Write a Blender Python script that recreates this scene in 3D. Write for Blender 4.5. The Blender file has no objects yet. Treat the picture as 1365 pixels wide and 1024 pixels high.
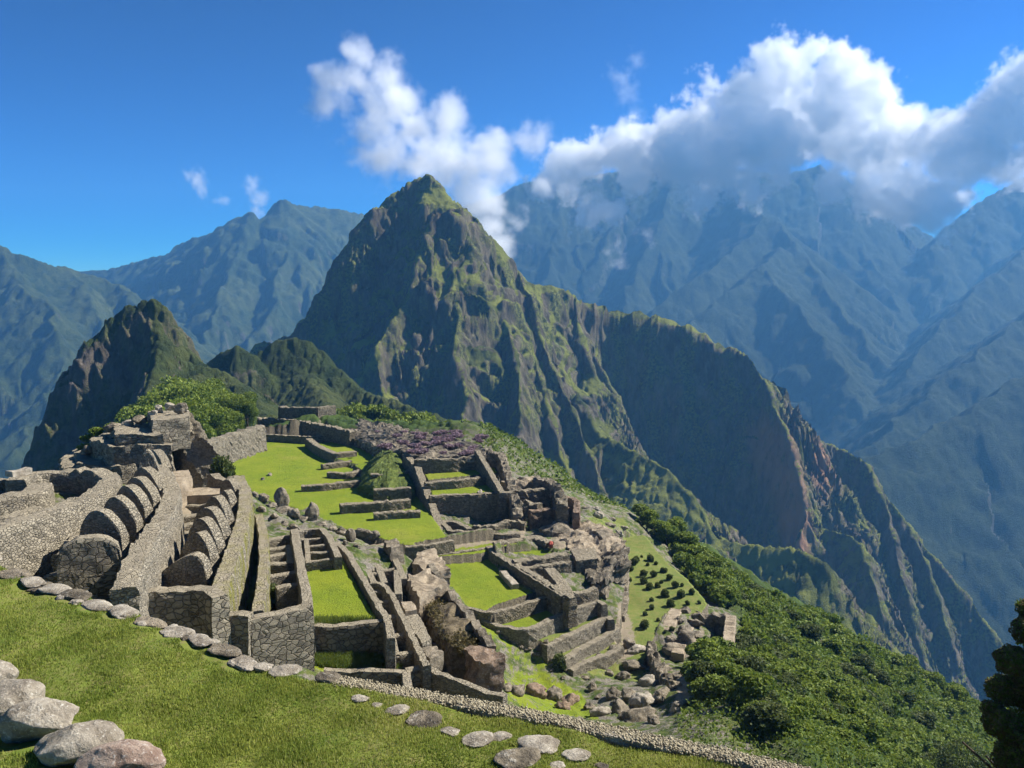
import bpy, bmesh, math, random
import numpy as np
from mathutils import Vector, Matrix

# ------------------------------------------------------------------ camera, world, sun, exposure
S = bpy.context.scene
C = S.collection
FPX, CX, CY = 1071.0, 682.5, 512.0           # focal length and centre in photo pixels
PITCH = math.atan((512.0 - 400.0) / FPX)     # camera looks slightly down
cam_d = bpy.data.cameras.new("camera")
cam_d.sensor_width = 36.0
cam_d.lens = 36.0 * FPX / 1365.0
cam_d.clip_start = 0.1
cam_d.clip_end = 60000.0
cam = bpy.data.objects.new("camera", cam_d)
C.objects.link(cam)
cam.location = (0, 0, 0)
cam.rotation_euler = (math.radians(90) - PITCH, 0, 0)
S.camera = cam

SUN_AZ = math.radians(71.0)                  # clockwise from the view direction
SUN_EL = math.radians(43.0)
w = bpy.data.worlds.new("World")
S.world = w
w.use_nodes = True
wn = w.node_tree
for n in list(wn.nodes):
    wn.nodes.remove(n)
sky = wn.nodes.new('ShaderNodeTexSky')
sky.sky_type = 'NISHITA'
sky.sun_disc = False
sky.sun_elevation = SUN_EL
sky.sun_rotation = SUN_AZ
sky.altitude = 2600
sky.air_density = 1.0
sky.dust_density = 0.35
sky.ozone_density = 5.0
bg = wn.nodes.new('ShaderNodeBackground')
bg.inputs['Strength'].default_value = 0.060
wo = wn.nodes.new('ShaderNodeOutputWorld')
hs = wn.nodes.new('ShaderNodeHueSaturation')
hs.inputs["Saturation"].default_value = 1.35; hs.inputs["Hue"].default_value = 0.475
wn.links.new(sky.outputs[0], hs.inputs['Color'])
dv = wn.nodes.new('ShaderNodeVectorMath'); dv.operation = 'SCALE'; dv.inputs['Scale'].default_value = 1 / 6.0
gm_ = wn.nodes.new('ShaderNodeGamma'); gm_.inputs['Gamma'].default_value = 2.2
ml = wn.nodes.new('ShaderNodeVectorMath'); ml.operation = 'SCALE'; ml.inputs['Scale'].default_value = 6.0
wn.links.new(hs.outputs[0], dv.inputs[0]); wn.links.new(dv.outputs[0], gm_.inputs[0])
wn.links.new(gm_.outputs[0], ml.inputs[0]); wn.links.new(ml.outputs[0], bg.inputs['Color'])
wn.links.new(bg.outputs[0], wo.inputs['Surface'])

sl = bpy.data.lights.new("sun", 'SUN')
sl.energy = 5.0
sl.angle = math.radians(0.5)
sl.color = (1.0, 0.95, 0.86)
so = bpy.data.objects.new("sun", sl)
C.objects.link(so)
sund = Vector((math.sin(SUN_AZ) * math.cos(SUN_EL), math.cos(SUN_AZ) * math.cos(SUN_EL), math.sin(SUN_EL)))
so.rotation_euler = sund.to_track_quat('Z', 'Y').to_euler()
S.view_settings.view_transform = 'Standard'
S.view_settings.look = 'None'
S.view_settings.exposure = 1.18
S.view_settings.gamma = 1.0
S.cycles.use_denoising = True
S.cycles.max_bounces = 24
S.cycles.diffuse_bounces = 3
S.cycles.glossy_bounces = 2
S.cycles.transmission_bounces = 4
S.cycles.transparent_max_bounces = 8
S.cycles.volume_bounces = 24
S.cycles.use_adaptive_sampling = True
S.cycles.adaptive_threshold = 0.02

# ------------------------------------------------------------------ helpers
cp, sp_ = math.cos(PITCH), math.sin(PITCH)
def ray(px, py):
    x = (px - CX) / FPX
    y = (CY - py) / FPX
    return np.array([x, cp + y * sp_, -sp_ + y * cp])
def P(px, py, d):                            # point at forward distance d metres
    r = ray(px, py)
    return r * (d / r[1])
def G(px, py, z):                            # point at height z metres (camera eye is 0)
    r = ray(px, py)
    return r * (z / r[2])

def _hash(ix, iy, seed):
    h = (ix.astype(np.int64) * 374761393 + iy.astype(np.int64) * 668265263 + seed * 1442695041) & 0xffffffff
    h = ((h ^ (h >> 13)) * 1274126177) & 0xffffffff
    return (h ^ (h >> 16)) & 0xffffffff
def perlin(x, y, seed=0):
    ix = np.floor(x); iy = np.floor(y)
    fx = x - ix; fy = y - iy
    u = fx * fx * fx * (fx * (fx * 6 - 15) + 10); v = fy * fy * fy * (fy * (fy * 6 - 15) + 10)
    def g(dx, dy):
        a = _hash(ix + dx, iy + dy, seed) * (2 * np.pi / 4294967296.0)
        return np.cos(a) * (fx - dx) + np.sin(a) * (fy - dy)
    a = g(0, 0) * (1 - u) + g(1, 0) * u
    b = g(0, 1) * (1 - u) + g(1, 1) * u
    return (a * (1 - v) + b * v) * 1.4
def perlin3(x, y, z, seed=0):
    ix = np.floor(x); iy = np.floor(y); iz = np.floor(z)
    fx = x - ix; fy = y - iy; fz = z - iz
    u, v, t = (f * f * (3 - 2 * f) for f in (fx, fy, fz))
    out = 0
    for dx in (0, 1):
        for dy in (0, 1):
            for dz in (0, 1):
                h = _hash(ix + dx + (iz + dz) * 57, iy + dy + (iz + dz) * 131, seed)
                a = (h & 0xffff) * (2 * np.pi / 65536); c = ((h >> 16) & 0xffff) / 32768.0 - 1; q = np.sqrt(1 - c * c)
                g = np.cos(a) * q * (fx - dx) + np.sin(a) * q * (fy - dy) + c * (fz - dz)
                out = out + g * (u if dx else 1 - u) * (v if dy else 1 - v) * (t if dz else 1 - t)
    return out * 1.5
def fbm3(x, y, z, o=4, seed=0, gain=0.5):
    s = 0; a = 1.0
    for i in range(o):
        s = s + a * perlin3(x * 2 ** i, y * 2 ** i, z * 2 ** i, seed + i * 17); a *= gain
    return s
def fbm(x, y, o=4, seed=0, gain=0.5):
    s = 0; a = 1.0
    for i in range(o):
        s = s + a * perlin(x * 2 ** i, y * 2 ** i, seed + i * 17); a *= gain
    return s
def ridged(x, y, o=4, seed=0, gain=0.5):
    s = 0; a = 1.0
    for i in range(o):
        s = s + a * (1 - 2 * np.abs(perlin(x * 2 ** i, y * 2 ** i, seed + i * 13))); a *= gain
    return s
def worley(x, y, seed=0):
    ix = np.floor(x); iy = np.floor(y)
    best = np.full(np.shape(x), 9.0); cell = np.zeros(np.shape(x))
    for dx in (-1, 0, 1):
        for dy in (-1, 0, 1):
            h = _hash(ix + dx, iy + dy, seed)
            cx_ = ix + dx + (h & 0xffff) / 65536.0
            cy_ = iy + dy + (h >> 16) / 65536.0
            d = (cx_ - x) ** 2 + (cy_ - y) ** 2
            m = d < best
            best = np.where(m, d, best); cell = np.where(m, (h & 0xfff) / 4096.0, cell)
    return np.sqrt(best), cell
def sst(a, b, x):
    t = np.clip((x - a) / (b - a), 0, 1)
    return t * t * (3 - 2 * t)

def np_mesh(name, verts, quads, attrs=None, smooth=True):
    me = bpy.data.meshes.new(name)
    nv, nf = len(verts), len(quads)
    me.vertices.add(nv)
    me.vertices.foreach_set('co', np.asarray(verts, np.float32).ravel())
    me.loops.add(nf * 4)
    me.loops.foreach_set('vertex_index', np.asarray(quads, np.int32).ravel())
    me.polygons.add(nf)
    me.polygons.foreach_set('loop_start', np.arange(0, nf * 4, 4, dtype=np.int32))
    me.polygons.foreach_set('loop_total', np.full(nf, 4, np.int32))
    me.polygons.foreach_set('use_smooth', np.full(nf, smooth, bool))
    me.update(calc_edges=True)
    for k, v in (attrs or {}).items():
        if v.ndim == 1:
            at = me.attributes.new(k, 'FLOAT', 'POINT'); at.data.foreach_set('value', np.asarray(v, np.float32))
        else:
            at = me.attributes.new(k, 'FLOAT_COLOR', 'POINT')
            at.data.foreach_set('color', np.concatenate([v, np.ones((nv, 1))], 1).astype(np.float32).ravel())
    return me
def grid_quads(nr, nc, mask=None):
    a = (np.arange(nr - 1)[:, None] * nc + np.arange(nc - 1)[None, :])
    q = np.stack([a, a + 1, a + nc + 1, a + nc], -1)
    if mask is not None:
        q = q[mask]
    return q.reshape(-1, 4)
def link(name, me, mat=None, parent=None, **props):
    o = bpy.data.objects.new(name, me)
    C.objects.link(o)
    if mat is not None:
        me.materials.append(mat)
    if parent is not None:
        o.parent = parent
    for k, v in props.items():
        o[k] = v
    return o

# ------------------------------------------------------------------ material helper
class NT:
    def __init__(s, name):
        s.m = bpy.data.materials.new(name); s.m.use_nodes = True
        s.t = s.m.node_tree; s.t.nodes.clear()
        s.out = s.n('ShaderNodeOutputMaterial')
        s.b = s.n('ShaderNodeBsdfPrincipled')
        s.b.inputs['Roughness'].default_value = 0.9
        s.b.inputs['Specular IOR Level'].default_value = 0.15
        s.l(s.b.outputs[0], s.out.inputs['Surface'])
    def n(s, k, **kw):
        x = s.t.nodes.new(k)
        for a, b in kw.items():
            setattr(x, a, b)
        return x
    def l(s, a, b):
        s.t.links.new(a, b)
    def put(s, sock, v):
        if isinstance(v, bpy.types.NodeSocket):
            s.l(v, sock)
        else:
            sock.default_value = v if not (isinstance(v, tuple) and len(v) == 3) else (*v, 1)
    def pos(s):
        return s.n('ShaderNodeNewGeometry').outputs['Position']
    def obj(s):
        return s.n('ShaderNodeTexCoord').outputs['Object']
    def map(s, vec, scale):
        m = s.n('ShaderNodeMapping'); s.l(vec, m.inputs['Vector']); m.inputs['Scale'].default_value = scale
        return m.outputs[0]
    def noise(s, vec, scale, detail=4, rough=0.55, dist=0.0):
        x = s.n('ShaderNodeTexNoise'); s.l(vec, x.inputs['Vector'])
        x.inputs['Scale'].default_value = scale; x.inputs['Detail'].default_value = detail
        x.inputs['Roughness'].default_value = rough; x.inputs['Distortion'].default_value = dist
        return x.outputs['Fac']
    def vor(s, vec, scale, feature='F1', out='Distance', rnd=1.0):
        x = s.n('ShaderNodeTexVoronoi', feature=feature); s.l(vec, x.inputs['Vector'])
        x.inputs['Scale'].default_value = scale; x.inputs['Randomness'].default_value = rnd
        return x.outputs[out]
    def ramp(s, f, a, b, lo=0.0, hi=1.0):
        x = s.n('ShaderNodeMapRange'); x.interpolation_type = 'SMOOTHSTEP'
        s.put(x.inputs['Value'], f)
        for k, v in (('From Min', a), ('From Max', b), ('To Min', lo), ('To Max', hi)):
            x.inputs[k].default_value = v
        return x.outputs[0]
    def mix(s, f, a, b, mode='MIX'):
        x = s.n('ShaderNodeMix', data_type='RGBA', blend_type=mode)
        s.put(x.inputs[0], f); s.put(x.inputs[6], a); s.put(x.inputs[7], b)
        return x.outputs[2]
    def math(s, op, a, b=0.0):
        x = s.n('ShaderNodeMath', operation=op)
        s.put(x.inputs[0], a); s.put(x.inputs[1], b)
        return x.outputs[0]
    def attr(s, name, out='Fac'):
        x = s.n('ShaderNodeAttribute', attribute_name=name)
        return x.outputs[out]
    def bump(s, h, strength, dist, nrm=None):
        x = s.n('ShaderNodeBump'); s.put(x.inputs['Height'], h)
        x.inputs['Strength'].default_value = strength; x.inputs['Distance'].default_value = dist
        if nrm is not None:
            s.l(nrm, x.inputs['Normal'])
        return x.outputs[0]
    def fin(s, col, rough=None, nrm=None):
        s.put(s.b.inputs['Base Color'], col)
        if rough is not None:
            s.put(s.b.inputs['Roughness'], rough)
        if nrm is not None:
            s.l(nrm, s.b.inputs['Normal'])
        return s.m
# ------------------------------------------------------------------ mountains
# Each massif is a height field grown from its ridge lines: crest height minus a slope law, eroded by gullies
# that run straight down from the crest, then covered in a lumpy forest canopy where it is not too steep.
def mass(X, Y, ridges, floor, flute=(45.0, 16.0), warp=10.0, seed=0, k=8.0, rnd=0.0):
    """ridges: list of (points[(px,py,d)..], slope_left, slope_right[, flute factor])"""
    wx = X + warp * fbm(X / 90.0, Y / 90.0, 3, seed + 5)
    wy = Y + warp * fbm(X / 90.0 + 31, Y / 90.0 + 7, 3, seed + 9)
    H = np.full(X.shape, floor, float)
    for ri, rd in enumerate(ridges):
        pts = np.array([P(*p) for p in rd[0]])
        sL, sR = rd[1], rd[2]
        ff = rd[3] if len(rd) > 3 else 1.0
        s0 = 0.0
        best = np.full(X.shape, -1e9); bs = np.zeros(X.shape); bd = np.zeros(X.shape)
        for a, b in zip(pts[:-1], pts[1:]):
            ex, ey = b[0] - a[0], b[1] - a[1]
            L2 = ex * ex + ey * ey + 1e-6; L = math.sqrt(L2)
            t = np.clip(((wx - a[0]) * ex + (wy - a[1]) * ey) / L2, 0, 1)
            dx = wx - (a[0] + t * ex); dy = wy - (a[1] + t * ey)
            d = np.sqrt(dx * dx + dy * dy) + 1e-6
            side = (ex * dy - ey * dx) / (L * d)          # >0 left of the direction of travel
            q = sst(-0.6, 0.6, side)
            sl_ = sR * (1 - q) + sL * q
            z = a[2] + t * (b[2] - a[2])
            h = z - sl_ * (np.sqrt(d * d + rnd * rnd) - rnd)
            m = h > best
            best = np.where(m, h, best); bd = np.where(m, d, bd)
            bs = np.where(m, s0 + t * L + side * 400.0 * (q > 0.5), bs)
            s0 += L
        lam, amp = flute
        bs = bs + lam * 0.9 * fbm(X / (lam * 3.1), (Y + best) / (lam * 3.1), 3, seed + ri + 50)
        g = ridged(bs / lam, bd / (lam * 5.0) + ri * 7.3, 3, seed + ri * 3, 0.55)
        g2 = ridged(bs / (lam * 0.36), bd / (lam * 2.2) + ri * 3.3, 2, seed + ri * 5 + 2, 0.5)
        A = amp * ff * sst(0, lam * 1.1, bd)
        best = best + A * (g - 0.75) + 0.32 * A * (g2 - 0.5)
        H = np.where(np.maximum(H, best) - np.minimum(H, best) > 3 * k, np.maximum(H, best),
                     k * np.logaddexp(H / k, best / k) - 0.0)
    return H
def slope_of(H, X, Y):
    gx = np.gradient(H, axis=1) / (np.gradient(X, axis=1) + 1e-9)
    gy = (np.gradient(H, axis=0) - gx * np.gradient(X, axis=0)) / (np.gradient(Y, axis=0) + 1e-9)
    return np.sqrt(gx * gx + gy * gy), gx, gy
def canopy(X, Y, size, seed):
    wx = X + size * 0.5 * perlin(X / size, Y / size, seed + 3)
    wy = Y + size * 0.5 * perlin(X / size + 9, Y / size, seed + 4)
    d, c = worley(wx / size, wy / size, seed)
    d2, c2 = worley(wx / size * 2.3, wy / size * 2.3, seed + 1)
    return np.sqrt(np.clip(1 - (d * 1.25) ** 2, 0, 1)) * (0.6 + 0.4 * c) + 0.35 * np.sqrt(np.clip(1 - (d2 * 1.2) ** 2, 0, 1)), c
def massif(name, label_kind, tx0, tx1, nc, ys, ridges, floor, mat, can=(9.0, 5.0), seed=0, steep=(1.6, 2.6), ledge=None, crag=(22.0, 5.0), rough=2.0, **kw):
    tx = np.linspace(tx0, tx1, nc)
    Yg = np.repeat(np.asarray(ys, float)[:, None], nc, 1)
    Xg = Yg * tx[None, :]
    H = mass(Xg, Yg, ridges, floor, seed=seed, **kw)
    H = H + rough * fbm(Xg / 30.0, Yg / 30.0, 3, seed + 40)
    if ledge:                                          # cliff bands broken by ledges
        st, am = ledge
        q = (H + 0.35 * st * fbm(Xg / 70.0, Yg / 70.0, 3, seed + 66)) / st
        f = q - np.floor(q)
        m_ = sst(-0.25, 0.35, fbm(Xg / 110.0, H / 120.0, 3, seed + 67))
        H = H + am * st * m_ * (sst(0.42, 0.95, f) - f)
    sl_, gx, gy = slope_of(H, Xg, Yg)
    veg = 1 - sst(steep[0], steep[1], sl_ + 0.55 * fbm(Xg / 26.0, H / 22.0 + Yg / 40.0, 4, seed + 60))
    cn, cell = canopy(Xg, Yg, can[0], seed + 70)
    H2 = H + can[1] * cn * (0.12 + 0.88 * veg) * (0.75 + 0.5 * fbm(Xg / 60, Yg / 60, 2, seed + 81))
    # crags on the bare faces
    H2 = H2 + (1 - veg) * (3.0 * ridged(Xg / 14.0 + H / 30, Yg / 14.0, 3, seed + 90))
    # crags: push the faces in and out along their normals
    iv = 1 / np.sqrt(1 + sl_ * sl_)
    cs = crag[0]
    e = fbm3(Xg / cs, Yg / cs, H / (cs * 1.7), 4, seed + 15, 0.6) + 0.5 * (1 - 2 * np.abs(perlin3(Xg / (cs * .5), Yg / (cs * .5), H / (cs * 2.2), seed + 19)))
    e = e * crag[1] * (0.25 + 0.75 * (1 - veg))
    V = np.stack([Xg - gx * iv * e, Yg - gy * iv * e, H2 + iv * e], -1).reshape(-1, 3)
    me = np_mesh(name, V, grid_quads(*Xg.shape), {'veg': veg.ravel(), 'cell': cell.ravel(), 'hump': cn.ravel(), 'slope': sl_.ravel()})
    return link(name, me, mat, kind='structure')

def mountain_mat(name, forest_a, forest_b, grass, rock_a, rock_b, sc=1.0, grass_amt=0.5, red=0.0):
    m = NT(name)
    p = m.pos()
    n1 = m.noise(p, 0.012 * sc, 5, 0.6)
    n2 = m.noise(p, 0.07 * sc, 5, 0.65)
    n3 = m.noise(p, 0.35 * sc, 4, 0.6)
    forest = m.mix(m.ramp(n2, 0.35, 0.68), forest_a, forest_b)
    forest = m.mix(m.ramp(m.noise(p, 0.55 * sc, 4, 0.75), 0.46, 0.60, 0, 0.8), forest, m.mix(0.5, forest_a, (0, 0, 0)))
    forest = m.mix(m.math('MULTIPLY', m.attr('cell'), 0.55), forest, m.mix(0.5, forest_b, grass))
    gm = m.math('MULTIPLY', m.ramp(n1, 0.5 - 0.2 * grass_amt, 0.72 - 0.2 * grass_amt), m.ramp(n2, 0.3, 0.6))
    gm = m.math('MULTIPLY', gm, grass_amt * 1.4)
    ground = m.mix(gm, forest, grass)
    ps = m.map(p, (1, 1, 0.35))
    st = m.noise(ps, 0.10 * sc, 6, 0.7)
    rock = m.mix(m.ramp(st, 0.35, 0.66), rock_a, rock_b)
    rock = m.mix(m.ramp(n3, 0.3, 0.75), rock, m.mix(0.6, rock_a, rock))
    moss = m.ramp(m.noise(m.map(p, (1, 1, 0.3)), 0.05 * sc, 6, 0.7), 0.42, 0.62)
    rock = m.mix(m.math('MULTIPLY', moss, 0.85), rock, m.mix(m.ramp(n3, 0.4, 0.6), forest_b, grass))
    if red:
        rm = m.math('MULTIPLY', m.attr('red'), m.ramp(st, 0.25, 0.5))
        rock = m.mix(rm, rock, (0.42, 0.24, 0.15))
    v = m.math('ADD', m.attr('veg'), m.math('MULTIPLY', m.math('SUBTRACT', n3, 0.5), 0.8))
    col = m.mix(m.ramp(v, 0.35, 0.6), rock, ground)
    hb = m.math('ADD', m.math('MULTIPLY', n3, 0.6), m.noise(p, 1.3 * sc, 3, 0.7))
    return m.fin(col, 0.95, m.bump(hb, 1.0, 3.0 / sc))

M_HP = mountain_mat('huayna_rock_and_scrub', (0.014, 0.024, 0.009), (0.050, 0.072, 0.018), (0.22, 0.235, 0.045),
                    (0.085, 0.070, 0.048), (0.27, 0.225, 0.155), 1.0, 0.9, red=1.0)
M_FAR = mountain_mat('far_forest', (0.014, 0.024, 0.011), (0.032, 0.050, 0.018), (0.07, 0.085, 0.03),
                     (0.06, 0.062, 0.055), (0.12, 0.12, 0.10), 0.4, 0.35)
M_FARL = mountain_mat('left_range_forest', (0.022, 0.040, 0.014), (0.052, 0.082, 0.024), (0.12, 0.14, 0.045),
                      (0.07, 0.068, 0.055), (0.15, 0.14, 0.11), 0.4, 0.45)
M_NEARF = mountain_mat('knoll_scrub', (0.020, 0.036, 0.012), (0.050, 0.080, 0.020), (0.13, 0.14, 0.045),
                       (0.10, 0.085, 0.065), (0.24, 0.20, 0.16), 1.8, 0.45)

# the horn-shaped peak and the long cliff ridge running down to the right
RID = [
 # crest, left shoulder
 ([(572,237,822),(556,237,820),(542,241,818),(524,254,815),(513,262,812),(511,278,808),(492,284,802),(479,300,798),(473,324,794),(457,338,790),(449,358,787),(428,386,783),(415,415,778),(388,447,770),(345,466,760),(330,500,752),(316,560,745),(306,650,735)], 3.2, 1.9),
 ([(572,237,822),(596,247,822),(606,270,826),(624,298,830),(641,313,833),(655,319,835),(668,336,838),(690,360,842),(712,376,846)], 2.0, 1.7),
 # central spine between the shaded and the sunlit face
 ([(572,237,822),(560,290,800),(585,318,785),(560,345,765),(545,395,742),(520,430,718),(500,462,700),(506,520,672),(512,580,640),(515,640,600)], 2.4, 1.8, 0.8),
 ([(585,318,785),(612,360,768),(618,420,735),(612,470,705),(625,530,672),(610,590,640),(600,660,600)], 2.8, 2.4, 0.8),
 ([(625,298,828),(655,352,800),(668,420,765),(690,470,730),(690,540,690),(700,620,650),(705,690,610)], 2.8, 2.2, 0.8),
 ([(690,360,842),(712,400,815),(728,460,780),(748,520,745),(775,590,705),(800,645,670),(822,688,640)], 2.4, 2.6, 0.6),
 ([(668,338,838),(700,430,790),(722,520,735),(745,600,690),(765,660,650)], 2.6, 2.2, 0.7),
 # small shoulder behind
 ([(712,376,846),(735,380,862),(765,398,880),(775,440,850),(790,480,825)], 2.2, 2.6, 0.7),
 # the long ridge
 ([(765,398,880),(782,405,885),(830,414,890),(862,420,890),(900,428,885),(935,438,878),(972,462,868),(1003,480,858),(1018,505,840)], 1.6, 4.2, 1.15),
 # its nose with the red scar
 ([(1018,505,840),(1030,540,815),(1048,580,792),(1066,630,770),(1078,690,752),(1060,735,740)], 2.6, 4.4, 0.5),
 ([(1018,505,840),(1050,545,850),(1080,577,855),(1100,592,858),(1130,602,850),(1155,618,840),(1180,655,825),(1215,700,810),(1250,748,795),(1290,805,780),(1322,848,765),(1350,900,750)], 2.2, 3.2, 0.8),
 ([(1165,632,832),(1185,700,790),(1205,770,755),(1225,850,725),(1245,930,700)], 2.6, 2.8, 0.7),
 ([(1215,700,810),(1240,760,780),(1262,830,750),(1275,900,725)], 2.6, 2.8, 0.6),
 ([(1085,700,770),(1115,712,745),(1145,726,722),(1165,790,690),(1178,860,665),(1190,930,640)], 2.2, 2.2, 0.7),
 # wooded lobes at its foot
 ([(770,530,760),(800,580,725),(850,612,690),(890,632,665),(925,662,640),(950,705,618),(965,760,600)], 1.3, 1.0, 0.5),
 ([(900,690,640),(960,715,625),(1010,735,600),(1060,738,580),(1090,755,565),(1104,790,550),(1100,850,530)], 1.2, 0.9, 0.4),
]
ys = np.concatenate([np.arange(470, 600, 2.2), np.arange(600, 870, 1.25), np.arange(870, 1050, 4.0)])
hp = massif('horn_peak_and_cliff_ridge', '', -0.52, 0.66, 900, ys, RID, -520.0, M_HP, can=(7.5, 4.0), seed=3,
            steep=(1.25, 2.6), flute=(36.0, 21.0), ledge=(46.0, 0.30), crag=(24.0, 5.0), warp=6.0, k=2.5)
_me = hp.data
_co = np.empty(len(_me.vertices) * 3, np.float32); _me.vertices.foreach_get('co', _co); _co = _co.reshape(-1, 3)
_r = np.zeros(len(_co))
for (px, py, d, r) in ((1030, 600, 800, 26), (1045, 640, 785, 22), (1058, 690, 760, 20), (1085, 620, 820, 22), (600, 402, 760, 8), (575, 400, 760, 8), (1062, 720, 750, 14)):
    c = P(px, py, d)
    _r = np.maximum(_r, 1 - sst(r * 0.25, r * 1.15, np.sqrt((_co[:, 0] - c[0]) ** 2 + 0.1 * (_co[:, 1] - c[1]) ** 2 + 0.35 * (_co[:, 2] - c[2]) ** 2)))
_a = _me.attributes.new('red', 'FLOAT', 'POINT'); _a.data.foreach_set('value', _r.astype(np.float32))

# far massifs
LEFTR = [
 ([(-260,300,2300),(-100,315,2250),(0,334,2200),(45,347,2200),(90,361,2250),(150,372,2300),(200,420,2150),(260,480,2000)], 0.9, 0.95),
 ([(0,334,2200),(30,380,2050),(70,420,1900),(90,480,1750),(60,540,1600),(20,600,1450)], 0.9, 0.9),
 ([(90,361,2250),(140,430,2050),(165,500,1850),(180,580,1650)], 0.9, 0.9),
 ([(60,364,3500),(140,361,3400),(215,340,3300),(262,318,3150),(300,302,3050),(322,287,2950),(332,286,2940),(345,297,2940),(360,282,3000),(378,271,3020),(425,276,3100),(470,284,3150),(520,300,3200),(600,320,3300)], 1.0, 1.0),
 ([(326,286,2940),(318,340,2750),(290,400,2500),(270,470,2300),(260,560,2100)], 1.0, 1.0),
 ([(378,271,3020),(388,330,2800),(365,400,2550),(330,470,2350),(330,560,2150)], 1.0, 1.1),
 ([(480,286,3150),(455,330,2950),(420,400,2700),(395,470,2500),(380,560,2300)], 1.0, 1.1),
]
massif('far_mountain', '', -1.15, 0.02, 620, np.concatenate([np.arange(1150, 2500, 5.5), np.arange(2500, 3500, 8)]), LEFTR, -900.0, M_FARL,
       can=(13.0, 5.0), seed=21, steep=(1.6, 2.6), flute=(260.0, 60.0), warp=25.0, k=14.0)
RIGHTR = [
 ([(560,290,3600),(640,268,3600),(668,260,3600),(690,246,3600),(705,243,3600),(760,238,3650),(830,228,3700),(900,215,3700),(960,225,3700),(1040,232,3650),(1095,222,3650),(1150,252,3700),(1200,290,3750),(1245,318,3800),(1300,350,3900)], 1.1, 1.0),
 ([(900,215,3700),(880,300,3300),(840,380,3000),(820,470,2700)], 1.0, 1.0),
 ([(760,238,3650),(740,320,3300),(720,400,3000),(700,480,2800)], 1.1, 1.0),
 ([(960,225,3700),(1000,282,3200),(1040,300,3050),(1075,345,2850),(1110,400,2650),(1150,450,2450),(1195,505,2250),(1225,545,2100)], 1.0, 1.0),
 ([(1020,292,3100),(960,350,2850),(905,385,2700),(870,415,2600),(860,500,2400)], 0.9, 0.9),
 ([(1040,330,2900),(1015,356,2700),(1055,400,2500),(1095,450,2300),(1135,510,2100),(1160,580,1950),(1168,620,1850)], 0.9, 0.9),
 ([(1015,356,2700),(960,400,2550),(910,440,2400),(900,520,2250)], 0.9, 0.9),
 ([(1095,222,3650),(1130,300,3400),(1180,380,3100),(1215,440,2800)], 1.0, 1.0),
 ([(1700,190,3900),(1480,180,3700),(1365,236,3500),(1300,272,3400),(1262,305,3300),(1240,330,3200)], 1.0, 1.0),
 ([(1480,180,3700),(1440,270,3000),(1365,335,2600),(1300,390,2400),(1240,450,2200),(1210,500,2080)], 1.0, 1.0),
 ([(1560,300,2400),(1440,370,2150),(1365,425,1950),(1290,480,1800),(1220,545,1680),(1165,595,1580)], 0.9, 0.8),
 ([(1560,420,1800),(1440,470,1600),(1365,505,1500),(1290,550,1430),(1220,590,1370),(1150,612,1330)], 0.8, 0.85),
]
massif('cloud_mountain', '', -0.14, 0.98, 760, np.concatenate([np.arange(1050, 2300, 5.0), np.arange(2300, 4000, 8)]), RIGHTR, -900.0, M_FAR,
       can=(13.0, 4.0), seed=33, steep=(1.6, 2.6), flute=(380.0, 55.0), warp=18.0, rough=1.0, k=14.0)
# nearer knolls: the small dark horn on the left and the round green hills beside it
KN = [
 ([(20,690,318),(42,630,325),(66,565,332),(92,505,338),(122,458,344),(150,430,349),(170,417,352),(190,411,353),(206,414,353)], 3.2, 2.4, 0.4),
 ([(206,414,353),(218,424,351),(229,446,350),(236,476,348),(242,500,344)], 4.2, 5.0, 0.35),
 ([(204,414,353),(206,450,343),(208,480,332),(196,530,312),(175,600,285)], 1.8, 3.0, 0.5),
 ([(238,476,348),(262,494,345),(290,506,345),(318,518,340),(345,543,325),(365,560,305),(385,575,280)], 0.9, 1.1, 0.3),
 ([(262,510,330),(285,530,300),(300,555,270),(320,580,245)], 0.7, 0.8, 0.2),
 ([(285,487,432),(305,474,432),(322,468,431),(338,478,430),(350,496,426)], 1.6, 1.6, 0.25),
 ([(352,474,442),(370,461,444),(392,457,444),(410,461,443),(426,476,440)], 1.7, 1.7, 0.25),
 ([(426,480,438),(446,500,432),(466,518,424),(495,534,412),(530,544,400),(580,560,388),(640,590,375),(690,640,365)], 1.0, 0.9, 0.3),
 ([(400,500,430),(420,525,400),(440,548,370),(470,560,330),(540,568,300)], 0.8, 0.8, 0.25),
]
kn = massif('wooded_knolls', '', -0.68, 0.08, 760, np.concatenate([np.arange(215, 300, 0.8), np.arange(300, 360, 0.45), np.arange(360, 500, 0.9)]), KN, -160.0, M_NEARF,
            can=(4.2, 3.0), seed=51, steep=(1.3, 2.2), flute=(16.0, 2.6), warp=3.0, k=2.0, crag=(9.0, 1.0), rough=0.5, rnd=3.5)

# ------------------------------------------------------------------ the ground of the ruins
def tps_fit(pts):
    A = np.array(pts); x, y, z = A.T
    n = len(x)
    def U(r2):
        return 0.5 * r2 * np.log(r2 + 1e-9)
    K = U((x[:, None] - x) ** 2 + (y[:, None] - y) ** 2) + np.eye(n) * 2.0
    Pm = np.stack([np.ones(n), x, y], 1)
    M = np.block([[K, Pm], [Pm.T, np.zeros((3, 3))]])
    c = np.linalg.solve(M, np.concatenate([z, np.zeros(3)]))
    def f(X, Y):
        sh = X.shape; X = X.ravel(); Y = Y.ravel()
        out = c[n] + c[n + 1] * X + c[n + 2] * Y
        for i in range(n):
            out = out + c[i] * U((X - x[i]) ** 2 + (Y - y[i]) ** 2)
        return out.reshape(sh)
    return f
def D(px, d, z):                              # a column of the picture, a distance and a height
    return (ray(px, 512)[0] * d / ray(px, 512)[1] * 1.0, d, z)
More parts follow.
